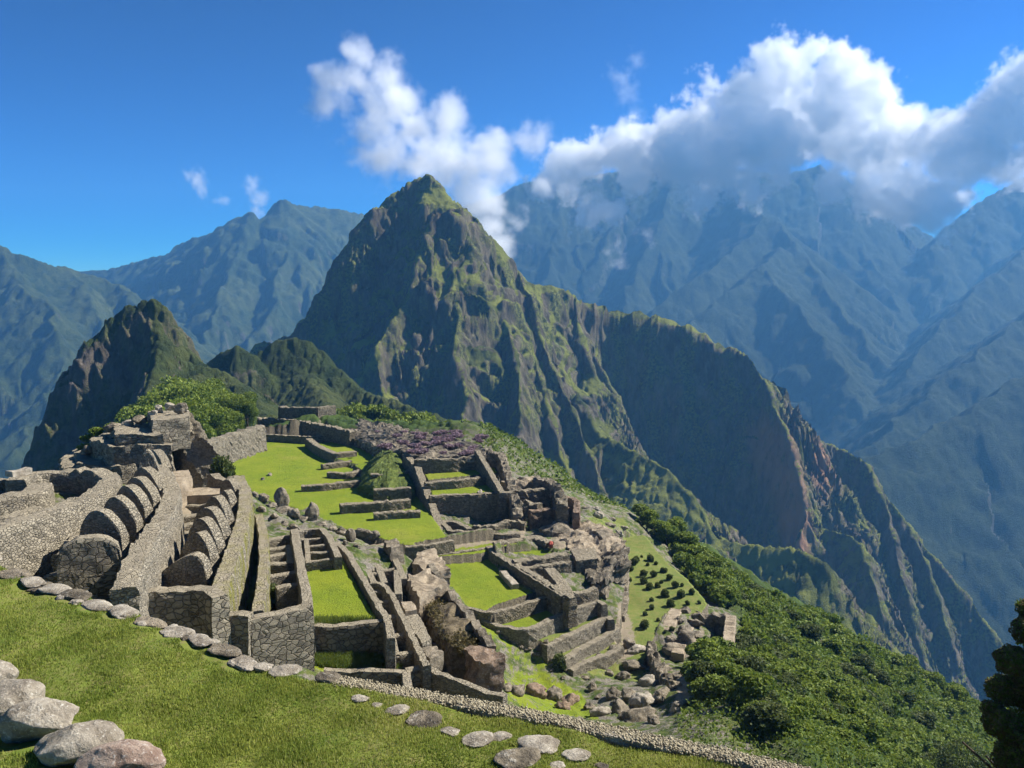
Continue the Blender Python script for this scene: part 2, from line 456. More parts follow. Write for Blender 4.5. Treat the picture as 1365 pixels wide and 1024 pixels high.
ctrl = [tuple(G(*a)) for a in (
 # left halls
 (0, 745, -15.5), (120, 775, -16.5), (170, 700, -15.5), (230, 700, -17.5), (230, 790, -17.5), (300, 840, -19.5), (325, 760, -19), (320, 700, -19), (350, 860, -20),
 (60, 640, -14.5), (150, 640, -15), (280, 640, -18), (250, 620, -17.0), 
 (380, 780, -20), (400, 860, -21), (450, 790, -19.7), (470, 885, -21.3), (380, 720, -20.5), (420, 700, -22), (350, 690, -21),
 (520, 800, -22), (520, 880, -22), (560, 900, -22.5), (600, 930, -24.5), (500, 740, -22.5), (560, 760, -22.5), (640, 930, -26),
 # plaza
 (345, 590, -32), (330, 640, -32), (400, 670, -32), (480, 700, -32), (590, 722, -32), (430, 600, -32), (540, 690, -32),
 # upper terraces
 (500, 600, -31), (560, 640, -30.5), (600, 632, -29), (600, 655, -30.5), (600, 590, -28), (660, 600, -29), (640, 575, -27.5), (540, 575, -29), (450, 570, -29.5),
 (600, 705, -34.5), (680, 700, -34.5), (700, 650, -33), (720, 680, -34), (760, 700, -34), (800, 700, -34), (690, 630, -33), (760, 660, -35),
 # lower lawns
 (580, 745, -34.2), (650, 760, -34.2), (700, 795, -34.2), (630, 800, -34.2), (700, 830, -35.5), (640, 830, -36), (720, 870, -37.5), (800, 830, -38.0),
 (790, 880, -40), (680, 900, -38), (760, 930, -39), (830, 870, -40), (850, 780, -39.5), (850, 720, -39.5), (920, 810, -40), (790, 750, -35),
 (880, 900, -39), (820, 950, -36), (900, 960, -34), (950, 900, -40), (930, 850, -40.5), (980, 830, -43), (860, 920, -38),
)]
ctrl += [D(*a) for a in (
 (0, 20, -12), (200, 22, -13.5), (400, 24, -16), (600, 24, -18.5), (800, 24, -19), (1000, 18, -17), (1200, 20, -22), (-200, 30, -11),
 (0, 34, -15), (250, 32, -17), (500, 32, -20), (700, 34, -23), (850, 36, -25), (1000, 40, -26), (1150, 40, -30), (1300, 45, -38),
 (-200, 70, -18), (200, 76, -19), (100, 70, -18), (0, 66, -17), (-100, 110, -40), (50, 120, -45), (150, 130, -45), (200, 170, -52), (260, 110, -30), (280, 200, -45), (100, 200, -85),
 (1000, 57, -30), (1100, 62, -36), (1200, 90, -52), (1330, 120, -70), (1000, 95, -43), (1100, 100, -49),
 (1000, 135, -50.5), (1100, 140, -58.5), (1200, 150, -70), (1290, 150, -77), (1400, 150, -90), (940, 135, -46), (900, 140, -43),
 (940, 200, -85), (1100, 210, -110), (1300, 220, -140), (860, 170, -50), (820, 160, -42), (800, 200, -70), (1500, 60, -55),
 (1040, 75, -37), (960, 66, -33), (1180, 120, -60),
 (500, 75, -24), (560, 85, -30), (450, 85, -28), (400, 85, -26), (350, 95, -28), (330, 75, -22), (600, 70, -30), (640, 60, -31), (650, 80, -34.5), (620, 86, -34), (700, 62, -34), (680, 53, -30), (700, 75, -38), (600, 80, -33), (740, 62, -34),
 (700, 180, -38), (600, 200, -40), (450, 215, -36), (350, 215, -36), (600, 250, -70), (400, 260, -60), (800, 250, -110), (200, 250, -80), (0, 250, -110),
)]
base_z = tps_fit(ctrl)

# flat grass courts: polygon in photo pixels on one level
LAWNS = [  # (pixels, z near..., kind 1 bright lawn)
 ([(296,612),(318,590),(345,584),(430,586),(560,640),(578,690),(602,724),(540,728),(500,716),(455,703),(420,690),(395,678),(345,665),(318,640)], -32.0, 1),
 ([(566,741),(655,741),(672,770),(728,799),(660,822),(625,812),(600,790)], -34.2, 1),
 ([(645,832),(660,822),(728,799),(770,812),(700,845)], -35.5, 1),
 ([(565,632),(660,622),(668,640),(572,644)], -28.9, 1),
 ([(572,650),(662,640),(672,655),(575,662)], -30.1, 1),
 ([(405,752),(455,740),(505,829),(415,838)], -19.45, 1),
 ([(832,716),(858,712),(944,805),(935,818),(885,822),(860,880),(822,880),(833,800)], -39.5, 2),
 ([(420,590),(530,586),(550,612),(485,622),(440,610)], -31.2, 1),
 ([(470,620),(550,612),(560,640),(520,650)], -30.8, 1),
 ([(552,736),(600,727),(690,714),(700,722),(640,738),(570,744)], -33.2, 1),
 ([(668,738),(720,732),(745,738),(670,746)], -34.0, 1),
]
LAWNS += [
 ([(700,853),(729,861),(808,823),(802,812)], -36.6, 2),
 ([(735,876),(755,880),(820,841),(808,832)], -37.9, 2),
 ([(758,888),(790,880),(826,862),(818,850)], -38.8, 2),
]
PAINT = [([(596,782),(625,815),(660,822),(660,840),(700,852),(752,876),(752,890),(722,892),(670,862),(640,842),(612,812)], 1),
         ([(645,845),(672,862),(720,892),(775,925),(800,960),(700,945),(672,930),(655,870)], 1),
         ([(398,868),(425,872),(520,882),(535,897),(440,897),(385,885)], 1),
         ([(300,690),(345,690),(335,830),(305,815)], 2), ([(755,880),(850,872),(860,910),(790,900)], 2),
         ([(675,655),(700,652),(700,668),(678,670)], 1), ([(780,690),(830,690),(850,715),(830,730)], 2)]
def inpoly(X, Y, poly):
    r = np.zeros(X.shape, bool)
    for (x1, y1), (x2, y2) in zip(poly, poly[1:] + poly[:1]):
        c = ((y1 > Y) != (y2 > Y)) & (X < (x2 - x1) * (Y - y1) / (y2 - y1 + 1e-12) + x1)
        r ^= c
    return r
def ground_z(X, Y, with_noise=True):
    X = np.asarray(X, float); Y = np.asarray(Y, float)
    z = base_z(X, Y)
    g = np.zeros(X.shape)
    if with_noise:
        far = sst(40, 120, Y)
        z = z + (0.35 + 0.5 * far) * fbm(X / 6, Y / 6, 4, 77) + 0.12 * ridged(X / 1.6, Y / 1.6, 3, 78)
    for px, zz, kd in LAWNS:
        poly = [tuple(G(a, b, zz)[:2]) for a, b in px]
        m = inpoly(X, Y, poly)
        n = 0.05 * fbm(X / 5, Y / 5, 2, 5) if kd == 1 else 0.5 * fbm(X / 14, Y / 14, 3, 5)
        z = np.where(m, zz + n, z); g = np.where(m, kd, g)
    return z, g
def gz(x, y):
    return float(ground_z(np.array([x]), np.array([y]))[0][0])
def bush_amount(X, Y, g):
    b = np.maximum(sst(0, 8, X - 26) * sst(48, 62, Y), sst(0, 5, X - 0.30 * Y) * (Y < 70)) * (g == 0)
    return np.maximum(b, (g == 0) * sst(150, 175, Y - 0.2 * X))
def ground():
    tx = np.linspace(-0.80, 0.86, 1000)
    d = np.concatenate([np.geomspace(13, 150, 620), np.linspace(150.4, 270, 160)])
    Yg = np.repeat(d[:, None], len(tx), 1); Xg = Yg * tx
    Z, g = ground_z(Xg, Yg)
    # colours: short bright lawn / mown slope / rough grass with stones / bushy hillside
    u = CX + FPX * Xg / (cp * Yg - sp_ * Z); v = CY - FPX * (sp_ * Yg + cp * Z) / (cp * Yg - sp_ * Z)
    bush = np.maximum(sst(0, 8, Xg - 26) * sst(48, 62, Yg), sst(0, 5, Xg - 0.30 * Yg) * (Yg < 70)) * (g == 0)
    bush = np.maximum(bush, (g == 0) * sst(150, 175, Yg - 0.2 * Xg))
    for px, kd in PAINT:
        mm = inpoly(u, v, px); g = np.where(mm & (g == 0), kd, g)
    dirt = np.zeros(g.shape)
    for px in ([(735,700),(800,700),(815,725),(770,735),(735,728)], [(905,900),(935,880),(960,885),(925,905),(915,945),(902,940)], [(826,800),(842,830),(850,870),(825,885),(818,850)],
               [(0,0),(1,0),(0,1)], [(560,728),(700,706),(700,718),(566,738)], [(190,620),(300,640),(300,700),(190,760)]):
        dirt = np.maximum(dirt, inpoly(u + 2 * fbm(Xg, Yg, 2, 3), v + 2 * fbm(Xg, Yg, 2, 4), px) * 1.0)
    cn, cell = canopy(Xg, Yg, 3.2, 7)
    Z = Z + cn * bush * 1.6
    me = np_mesh('ground', np.stack([Xg, Yg, Z], -1).reshape(-1, 3), grid_quads(*Xg.shape),
                 {'lawn': (g == 1).astype(float).ravel(), 'mown': (g == 2).astype(float).ravel(), 'bush': bush.ravel(), 'cell': cell.ravel(), 'dirt': dirt.ravel()})
    m = NT('ruin_ground'); p = m.pos()
    n1 = m.noise(p, 0.16, 5, 0.6); n2 = m.noise(p, 1.1, 5, 0.65); n3 = m.noise(p, 7.0, 4, 0.7)
    lawn = m.mix(m.ramp(n1, 0.35, 0.7), (0.150, 0.205, 0.012), (0.205, 0.240, 0.018))
    lawn = m.mix(m.ramp(n2, 0.45, 0.8), lawn, (0.120, 0.165, 0.014))
    lawn = m.mix(m.ramp(m.noise(p, 0.09, 5, 0.7), 0.52, 0.72, 0, 0.55), lawn, (0.24, 0.22, 0.045))
    lawn = m.mix(m.ramp(m.noise(p, 2.6, 4, 0.7), 0.5, 0.75, 0, 0.5), lawn, (0.10, 0.12, 0.02))
    mown = m.mix(m.ramp(n2, 0.35, 0.7), (0.13, 0.17, 0.035), (0.19, 0.19, 0.055))
    rough = m.mix(m.ramp(n2, 0.40, 0.62), (0.055, 0.085, 0.018), (0.115, 0.13, 0.035))
    stone = m.mix(m.ramp(n3, 0.3, 0.7), (0.10, 0.09, 0.075), (0.27, 0.24, 0.19))
    st = m.ramp(m.noise(p, 0.8, 6, 0.75), 0.46, 0.56)
    rough = m.mix(st, rough, stone)
    gn = m.n('ShaderNodeNewGeometry').outputs['True Normal']; sx = m.n('ShaderNodeSeparateXYZ'); m.l(gn, sx.inputs[0])
    up = m.ramp(sx.outputs['Z'], 0.72, 0.9)
    forest = m.mix(m.attr('cell'), (0.022, 0.042, 0.010), (0.055, 0.085, 0.018))
    c = m.mix(m.attr('bush'), rough, forest)
    c = m.mix(m.math('MULTIPLY', m.attr('mown'), up), c, mown); c = m.mix(m.math('MULTIPLY', m.attr('lawn'), up), c, lawn)
    c = m.mix(m.math('MULTIPLY', m.attr('dirt'), m.ramp(n2, 0.25, 0.5)), c, m.mix(n3, (0.20, 0.165, 0.115), (0.34, 0.28, 0.20)))
    steep = m.ramp(sx.outputs['Z'], 0.30, 0.60, 1.0, 0.0)
    c = m.mix(steep, c, m.mix(m.ramp(n3, 0.4, 0.6), (0.085, 0.073, 0.052), (0.17, 0.145, 0.10)))
    m.fin(c, 0.95, m.bump(m.math('ADD', n3, n2), 0.7, 0.25))
    link('ground', me, m.m, kind='structure')
ground()
# ------------------------------------------------------------------ stone materials
def masonry(name, scale=4.3, a=(0.145, 0.127, 0.096), b=(0.36, 0.315, 0.235), joint=(0.055, 0.047, 0.036), lichen=(0.42, 0.38, 0.29), moss=0.0, jw=0.06, disp=0.12):
    m = NT(name); p = m.pos()
    q = m.n('ShaderNodeVectorMath', operation='ADD'); m.l(p, q.inputs[0])
    nv = m.n('ShaderNodeTexNoise'); m.l(p, nv.inputs['Vector']); nv.inputs['Scale'].default_value = scale * 0.9
    sc = m.n('ShaderNodeVectorMath', operation='SCALE'); m.l(nv.outputs['Color'], sc.inputs[0]); sc.inputs['Scale'].default_value = 0.45 / scale
    m.l(sc.outputs[0], q.inputs[1])
    v = m.map(q.outputs[0], (1, 1, 1.5))
    e = m.vor(v, scale, 'DISTANCE_TO_EDGE')
    cc = m.vor(v, scale, 'F1', 'Color')
    g = m.n('ShaderNodeSeparateColor'); m.l(cc, g.inputs[0])
    n = m.noise(p, 3.0, 6, 0.7); nf = m.noise(p, 22.0, 4, 0.75); nb = m.noise(p, 0.35, 4, 0.6)
    col = m.mix(g.outputs[0], a, b)
    col = m.mix(m.ramp(n, 0.35, 0.7), col, m.mix(0.55, col, b))
    col = m.mix(m.math('MULTIPLY', m.ramp(nf, 0.56, 0.68), 0.75), col, lichen)
    col = m.mix(m.ramp(nf, 0.42, 0.34, 0, 0.6), col, a)
    col = m.mix(m.ramp(nb, 0.45, 0.7, 0, 0.35), col, (0.17, 0.145, 0.10))
    if moss:
        col = m.mix(m.math('MULTIPLY', m.ramp(m.noise(m.map(p, (1, 1, 0.15)), 1.1, 5, 0.7), 0.40, 0.60), moss), col, (0.21, 0.20, 0.035))
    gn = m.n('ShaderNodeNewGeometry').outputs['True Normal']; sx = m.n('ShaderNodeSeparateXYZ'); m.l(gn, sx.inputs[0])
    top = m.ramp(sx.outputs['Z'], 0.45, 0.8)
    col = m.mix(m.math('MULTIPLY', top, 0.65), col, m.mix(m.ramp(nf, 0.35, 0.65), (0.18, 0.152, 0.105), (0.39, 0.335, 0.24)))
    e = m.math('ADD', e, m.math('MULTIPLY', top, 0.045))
    col = m.mix(m.ramp(e, 0.0, jw, 0.55, 0.0), col, joint)
    h = m.math('ADD', m.ramp(e, 0.0, jw * 2.5), m.math('MULTIPLY', nf, 0.35))
    return m.fin(col, 0.95, m.bump(h, 0.9, disp))
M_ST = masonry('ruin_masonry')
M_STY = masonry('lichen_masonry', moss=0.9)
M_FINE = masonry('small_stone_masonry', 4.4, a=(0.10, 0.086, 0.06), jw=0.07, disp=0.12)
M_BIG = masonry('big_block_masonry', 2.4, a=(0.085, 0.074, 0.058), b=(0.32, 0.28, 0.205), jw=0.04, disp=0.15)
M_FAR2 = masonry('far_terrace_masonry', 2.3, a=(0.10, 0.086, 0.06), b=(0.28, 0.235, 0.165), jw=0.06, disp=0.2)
def rockmat(name, a, b, lich=(0.42, 0.39, 0.33), sc=1.0):
    m = NT(name); p = m.pos()
    n = m.noise(p, 1.2 * sc, 7, 0.7); nf = m.noise(p, 9.0 * sc, 5, 0.75)
    col = m.mix(m.ramp(n, 0.35, 0.65), a, b)
    col = m.mix(m.ramp(nf, 0.55, 0.66, 0, 0.7), col, lich)
    col = m.mix(m.ramp(nf, 0.42, 0.33, 0, 0.7), col, a)
    return m.fin(col, 0.92, m.bump(m.math('ADD', n, m.math('MULTIPLY', nf, 0.4)), 0.8, 0.25 / sc))
M_ROCK = rockmat('weathered_rock', (0.075, 0.063, 0.046), (0.27, 0.225, 0.16))
M_SLOPE = rockmat('straw_covered_rock', (0.07, 0.055, 0.035), (0.20, 0.16, 0.10), (0.30, 0.25, 0.16), 1.6)
M_CLOTH = rockmat('red_cloth', (0.25, 0.05, 0.035), (0.35, 0.09, 0.06), (0.35, 0.1, 0.07))
M_RED = rockmat('reddish_rock', (0.10, 0.07, 0.05), (0.27, 0.19, 0.13))
M_PALE = rockmat('pale_lichened_rock', (0.19, 0.16, 0.12), (0.40, 0.355, 0.28), (0.58, 0.54, 0.46), 2.2)
M_TAN = rockmat('bare_tan_earth', (0.22, 0.175, 0.12), (0.38, 0.31, 0.22), (0.46, 0.39, 0.29), 0.8)

M_MOUND = rockmat('mound_turf', (0.05, 0.075, 0.015), (0.12, 0.15, 0.03), (0.2, 0.19, 0.1), 0.8)
# ------------------------------------------------------------------ builders
def thing(name, label, cat, loc=(0, 0, 0), group=None):
    o = bpy.data.objects.new(name, None); C.objects.link(o)
    o.location = tuple(float(c) for c in loc); o.empty_display_size = 0.3
    o['label'] = label; o['category'] = cat; o['kind'] = 'thing'
    if group: o['group'] = group
    return o
def put(name, V, Q, mat, owner=None, label=None, cat=None, group=None, smooth=False):
    """owner None: a thing that is one mesh; otherwise a part of owner"""
    V = np.asarray(V, float)
    loc = np.array(owner.location) if owner is not None and owner.parent is None else np.array([V[:, 0].mean(), V[:, 1].mean(), V[:, 2].min()])
    if owner is not None and owner.parent is not None:
        loc = np.array(owner.parent.location)
    me = np_mesh(name, V - loc, Q, smooth=smooth)
    o = link(name, me, mat, owner)
    if owner is None:
        o.location = loc
        if cat: o['category'] = cat; o['kind'] = 'thing'
        if group: o['group'] = group
    if label: o['label'] = label
    return o
def wall_geo(pts, t, h, jag=0.12, rise=None, ds=0.5, batter=0.06, seed=1):
    pts = np.array([np.asarray(p, float) for p in pts])
    seg = np.linalg.norm(np.diff(pts[:, :2], axis=0), axis=1); s = np.concatenate([[0], np.cumsum(seg)])
    n = max(3, int(s[-1] / ds) + 1); n = min(n, 160)
    u = np.linspace(0, s[-1], n)
    c = np.stack([np.interp(u, s, pts[:, k]) for k in range(3)], 1)
    hh = np.interp(u, s, np.asarray(h, float)) if np.ndim(h) else np.full(n, float(h))
    if len(pts) > 2:                                   # soften corners
        k = np.array([1, 2, 1]) / 4.0
        for _ in range(2):
            c[1:-1] = k[0] * c[:-2] + k[1] * c[1:-1] + k[2] * c[2:]
    tg = np.gradient(c[:, :2], axis=0); tg /= np.linalg.norm(tg, axis=1)[:, None] + 1e-9
    nr = np.stack([-tg[:, 1], tg[:, 0]], 1)
    top = c[:, 2] + jag * fbm(c[:, 0] * 1.3 + seed, c[:, 1] * 1.3, 3, seed) * 1.3 + (rise(u / s[-1]) if rise else 0)
    m = int(min(14, max(3, hh.max() / 0.45)))
    prof = []                                          # (side offset -1..1, depth fraction)
    for i in range(m, -1, -1): prof.append((-1 - batter * i / m * hh.mean(), i / m))
    prof[-1] = (-0.86, 0.0); prof.insert(-1, (-1.0, 0.05))
    ntop = 3
    for i in range(1, ntop): prof.append((-0.86 + 1.72 * i / ntop, 0.0))
    prof.append((0.86, 0.0)); prof.append((1.0, 0.05))
    for i in range(1, m + 1): prof.append((1 + batter * i / m * hh.mean(), i / m))
    np_ = len(prof)
    V = np.zeros((n, np_, 3))
    for j, (o_, f) in enumerate(prof):
        V[:, j, :2] = c[:, :2] + nr * (o_ * t / 2)
        V[:, j, 2] = top - f * hh
    r = jag * 0.8
    P0 = V.copy()
    V[..., 0] += r * perlin3(P0[..., 0] * 1.7, P0[..., 1] * 1.7, P0[..., 2] * 2.1, seed) 
    V[..., 1] += r * perlin3(P0[..., 0] * 1.7, P0[..., 1] * 1.7, P0[..., 2] * 2.1, seed + 1)
    V[..., 2] += r * 0.7 * perlin3(P0[..., 0] * 2.5, P0[..., 1] * 2.5, P0[..., 2] * 1.0, seed + 2)
    # ends: collapse rings to close them
    e0 = V[:1].copy(); e1 = V[-1:].copy()
    for e in (e0, e1):
        cx_ = (e[0, 0] + e[0, -1]) / 2
        for j in range(np_):
            k2 = np_ - 1 - j
            e[0, j, :2] = (V[0 if e is e0 else -1, j, :2] + V[0 if e is e0 else -1, k2, :2]) / 2
    V = np.concatenate([e0, V, e1]).reshape(-1, 3)
    return V, grid_quads(n + 2, np_)[:, ::-1]
_ws = [0]
def wall(label, px, z, t=0.9, h=2.5, mat=None, owner=None, name='wall', jag=0.12, group=None, cat='wall', rise=None, ds=0.5, batter=0.06):
    """px: [(px,py)] or [(px,py,z)] of the top line"""
    _ws[0] += 1
    pts = [G(p[0], p[1], p[2] if len(p) > 2 else z) for p in px]
    V, Q = wall_geo(pts, t, h, jag, rise, ds, batter, _ws[0])
    return put(name, V, Q, mat or M_ST, owner, label, cat if owner is None else None, group)
def gable(L, R, z, ah, ta=0.4, t=0.7, h=1.5, mat=None, owner=None, p=0.75, name='gable'):
    """a rounded gable slab standing between pixels L and R at height z"""
    a, b = G(*L, z), G(*R, z)
    q = math.log(0.5) / math.log(ta)
    pts = [a + (b - a) * s for s in np.linspace(0, 1, 15)]
    _ws[0] += 1
    V, Q = wall_geo(pts, t, h + ah, 0.05, lambda u: ah * (np.sin(np.pi * np.clip(u, 0, 1) ** q) ** p), 0.16, 0.0, _ws[0])
    # bottom: keep feet level
    return put(name, V, Q, mat or M_ST, owner, smooth=False)
def slab(label, poly, z, h, mat, owner=None, name='floor', cat='floor', jag=0.1, group=None, n=26, taper=0.0, dome=0.0):
    """a block whose top outline is given in photo pixels at height z"""
    P0 = np.array([G(p[0], p[1], p[2] if len(p) > 2 else z) for p in poly]); c = P0.mean(0)
    k = len(P0); out = []
    for i in range(k):
        for s in np.linspace(0, 1, n, endpoint=False):
            out.append(P0[i] * (1 - s) + P0[(i + 1) % k] * s)
    out = np.array(out); m = len(out)
    _ws[0] += 1; sd = _ws[0]
    rings = []
    nr = 18
    for i in range(nr + 1):
        f = i / nr; r = c + (out - c) * f; r[:, 2] += dome * (1 - f * f); rings.append(r)
    mh = max(4, int(h / 0.22)); mh = min(mh, 30)
    for i in range(1, mh + 1):
        f = i / mh; r = out.copy(); r[:, :2] = c[:2] + (out[:, :2] - c[:2]) * (1 + taper * f); r[:, 2] = out[:, 2] - h * f; rings.append(r)
    V = np.stack(rings); W = V.copy()
    for ax in range(3):
        V[..., ax] += jag * (0.7 * fbm3(W[..., 0] * 0.45, W[..., 1] * 0.45, W[..., 2] * 0.7, 3, sd + ax, 0.55) + 0.35 * (1 - 2.4 * np.abs(perlin3(W[..., 0] * 1.1, W[..., 1] * 1.1, W[..., 2] * 1.9, sd + 7))))
    V = np.concatenate([V, V[:, :1]], 1)
    return put(name, V.reshape(-1, 3), grid_quads(V.shape[0], V.shape[1]), mat, owner, label, cat if owner is None else None, group)
# ------------------------------------------------------------------ the ruined halls at the left
def hall(name, label, px, z, cat='ruin', group=None):
    return thing(name, label, cat, G(*px, z), group)
A = hall('ruined_hall', 'broad stone hall with a thick curved wall at the left edge above the grass terrace', (110, 690), -15.5)
wall(None, [(20,640),(34,633),(60,628),(110,626),(140,629),(150,637),(128,655),(88,672),(45,688),(0,702),(-60,722)], -12.5, 1.35, 4.2, M_ST, A, 'wall', 0.16)
wall(None, [(-70,676),(-10,664),(38,655),(56,645)], -12.9, 1.5, 3.0, M_ST, A, 'inner_wall', 0.14)
wall(None, [(-60,648),(-10,643),(24,637)], -12.9, 1.1, 3.0, M_ST, A, 'inner_wall', 0.14)
wall(None, [(-50,700),(10,690),(50,674)], -13.6, 0.9, 3.0, M_ST, A, 'inner_wall', 0.14)
wall('pale whitish slab lying on the wall top at the far left', [(12,629),(38,624)], -12.1, 0.8, 0.4, M_PALE, None, 'stone_slab', 0.05, cat='slab')

B = hall('gabled_hall', 'long stone hall with eight rounded dark gables in a row, nearest the curved hall', (190, 700), -17)
wall(None, [(210,618),(222,634),(229,655),(224,676),(210,697),(195,718),(182,742),(172,764),(165,784)], -13.6, 1.25, 4.6, M_ST, B, 'wall', 0.16)
for L, R, ah, ta in (((200,606),(223,623),.9,.5), ((184,632),(214,630),1.9,.45), ((182,646),(219,655),1.5,.4), ((172,660),(211,669),1.5,.4), ((158,674),(199,680),1.5,.4),
                     ((140,692),(186,694),1.5,.4), ((110,712),(167,714),1.55,.45)):
    gable(L, R, -13.8, ah, ta, 0.75, 1.6, M_ST, B)
gable((76,752), (163,741), -14.0, 1.35, 0.5, 0.9, 2.2, M_BIG, B, 0.35)
wall(None, [(62,764),(105,763),(150,757)], -14.6, 0.9, 3.0, M_BIG, B, 'front_wall', 0.12)
wall(None, [(183,640),(168,655),(150,672),(125,692),(100,716),(80,742)], -14.2, 0.8, 2.5, M_ST, B, 'side_wall', 0.2)

Cc = hall('gabled_hall', 'second long stone hall with seven rounded gables and a dark cobbled front wall', (250, 740), -18)
wall(None, [(318,634),(327,655),(326,680),(320,705),(313,728),(304,752),(297,772),(291,792)], -15.5, 1.05, 4.6, M_STY, Cc, 'wall', 0.14)
for L, R, ah, ta in (((298,650),(318,655),.9,.5), ((296,668),(312,671),1.0,.5), ((274,688),(308,695),1.7,.5), ((261,704),(304,715),1.8,.5), ((254,722),(296,731),1.8,.5),
                     ((246,736),(287,745),1.5,.55)):
    gable(L, R, -15.7, ah, ta, 0.75, 2.0, M_ST, Cc)
gable((212,766), (280,768), -16.0, 1.35, 0.72, 0.8, 2.4, M_ST, Cc, 0.45)
wall(None, [(166,791),(215,786),(272,783),(293,793)], -15.1, 0.9, 5.5, M_BIG, Cc, 'front_wall', 0.10)
for a, b in (((246,672),(276,672)), ((243,687),(272,684)), ((240,700),(264,697)), ((235,713),(258,709)), ((231,730),(252,728)), ((222,752),(246,750))):
    wall(None, [a, b], -17.0, 0.9, 1.8, M_ST, Cc, 'cross_wall', 0.08)
slab(None, [(246,651),(296,649),(297,659),(249,661)], -16.3, 1.6, M_TAN, Cc, 'floor', jag=0.06)
slab(None, [(218,629),(250,627),(256,636),(238,646),(222,640)], -15.0, 2.6, M_TAN, Cc, 'floor', jag=0.08)

Dd = hall('ruined_room', 'narrow roofless passage of stepped cells beside the second gabled hall', (335, 760), -19)
wall(None, [(345,686),(351,711),(352,747),(348,788),(343,814)], -17.0, 0.7, 3.6, M_STY, Dd, 'wall', 0.1)
wall(None, [(294,817),(334,818)], -16.5, 0.8, 4.5, M_BIG, Dd, 'front_wall', 0.08)
for a, b in (((316,744),(334,744)), ((314,756),(333,756)), ((310,769),(331,769)), ((327,709),(342,709)), ((326,697),(341,697)), ((328,687),(340,686))):
    wall(None, [a, b], -18.4, 0.7, 1.2, M_ST, Dd, 'cross_wall', 0.06)

E = hall('ruined_room', 'walled room of five stacked cells with a dark shrub at its near corner', (380, 790), -19.5)
wall(None, [(392,705),(397,732),(402,760),(408,788),(410,808)], -17.6, 0.65, 3.8, M_ST, E, 'wall', 0.1)
wall(None, [(331,825),(370,816),(413,806)], -16.9, 0.85, 4.5, M_BIG, E, 'front_wall', 0.08)
for a, b in (((354,720),(392,713)), ((354,732),(386,728)), ((354,742),(397,734)), ((353,752),(384,750)), ((352,769),(402,761)), ((368,783),(405,777))):
    wall(None, [a, b], -18.1, 0.65, 1.5, M_ST, E, 'cross_wall', 0.06)
wall(None, [(385,728),(387,750)], -18.1, 0.5, 1.5, M_ST, E, 'cross_wall', 0.06)

Fh = hall('ruined_room', 'small block of square cells at the far end of the bright court', (425, 730), -19.5)
wall(None, [(397,707),(405,704),(428,704),(438,714),(446,730),(451,743)], -18.5, 0.55, 2.2, M_ST, Fh, 'wall', 0.08)
for a, b in (((400,719),(432,717)), ((409,728),(434,726)), ((407,737),(438,735)), ((411,748),(448,745)), ((408,718),(411,750))):
    wall(None, [a, b], -18.8, 0.4, 1.2, M_ST, Fh, 'cross_wall', 0.06)

wall('dark stone retaining wall holding up the bright rectangular court', [(414,831),(428,835),(470,831),(516,827)], -19.2, 0.6, 2.9, M_BIG, None, 'retaining_wall', 0.08)
wall('straight stone wall along the right side of the rectangular court', [(447,722),(462,733),(484,771),(502,802),(517,826),(521,850)], -19.0, 0.5, 3.6, M_ST, None, 'court_wall', 0.1)

Gh = hall('ruined_room', 'long crooked row of small cells stepping down beside the court', (530, 800), -22)
wall(None, [(493,777),(511,777),(525,797),(534,816),(545,837),(558,865),(569,889)], -20.4, 0.45, 2.8, M_ST, Gh, 'wall', 0.1)
wall(None, [(569,889),(599,903),(635,915),(655,922),(673,927)], -20.8, 0.5, 3.4, M_ST, Gh, 'wall', 0.1)
wall(None, [(541,893),(569,889)], -20.8, 0.7, 2.8, M_BIG, Gh, 'wall', 0.1)
for a, b in (((489,749),(524,747)), ((497,760),(526,758)), ((493,765),(506,764)), ((498,788),(518,787)), ((504,802),(526,801)), ((517,822),(538,820)), ((521,847),(548,844)), ((527,872),(560,868))):
    wall(None, [a, b], -20.8, 0.55, 1.7, M_ST, Gh, 'cross_wall', 0.06)
for a, b in (((503,752),(513,777)), ((521,733),(539,771)), ((486,752),(500,778)), ((529,760),(531,792)), ((521,847),(527,872))):
    wall(None, [a, b], -20.7, 0.55, 1.9, M_ST, Gh, 'partition', 0.06)
slab(None, [(481,729),(511,724),(526,739),(489,747)], -20.6, 2.0, M_TAN, Gh, 'floor')
slab(None, [(533,803),(548,802),(556,812),(540,815)], -21.0, 2.4, M_TAN, Gh, 'floor')
slab(None, [(538,820),(558,818),(574,852),(562,858)], -21.2, 2.4, M_ST, Gh, 'block')
wall('low dark wall below the tall grass in front of the court', [(432,893),(480,893),(541,894)], -20.6, 0.5, 2.2, M_BIG, None, 'low_wall', 0.08)
wall(None, [(541,894),(545,925)], -20.6, 0.5, 2.2, M_ST, Gh, 'partition', 0.08)

Oc = hall('stone_outcrop', 'rocky outcrop with bare tan top and straw covered slope left of the lower lawn', (600, 830), -24, 'rock')
slab(None, [(541,768),(568,760),(592,780),(575,786),(558,795),(545,784)], -20.8, 4.0, M_TAN, Oc, 'top_block', jag=0.34, taper=0.06)
slab(None, [(556,738),(578,732),(590,748),(598,760),(570,764),(548,752)], -21.3, 3.0, M_TAN, Oc, 'top_block', jag=0.34, taper=0.06)
wall(None, [(571,747),(593,781),(612,803),(630,824),(655,858)], -21.2, 0.6, 9.0, M_ROCK, Oc, 'rock_rim', 0.2, batter=0.15)
slab(None, [(562,798),(596,788),(634,832),(650,860),(618,868),(600,868),(580,838)], -22.0, 5.0, M_SLOPE, Oc, 'rock_slope', jag=0.45, taper=0.1, dome=0.5)
slab(None, [(618,868),(652,861),(670,880),(634,884)], -21.6, 7.0, M_RED, Oc, 'boulder_block', jag=0.4, taper=0.04)
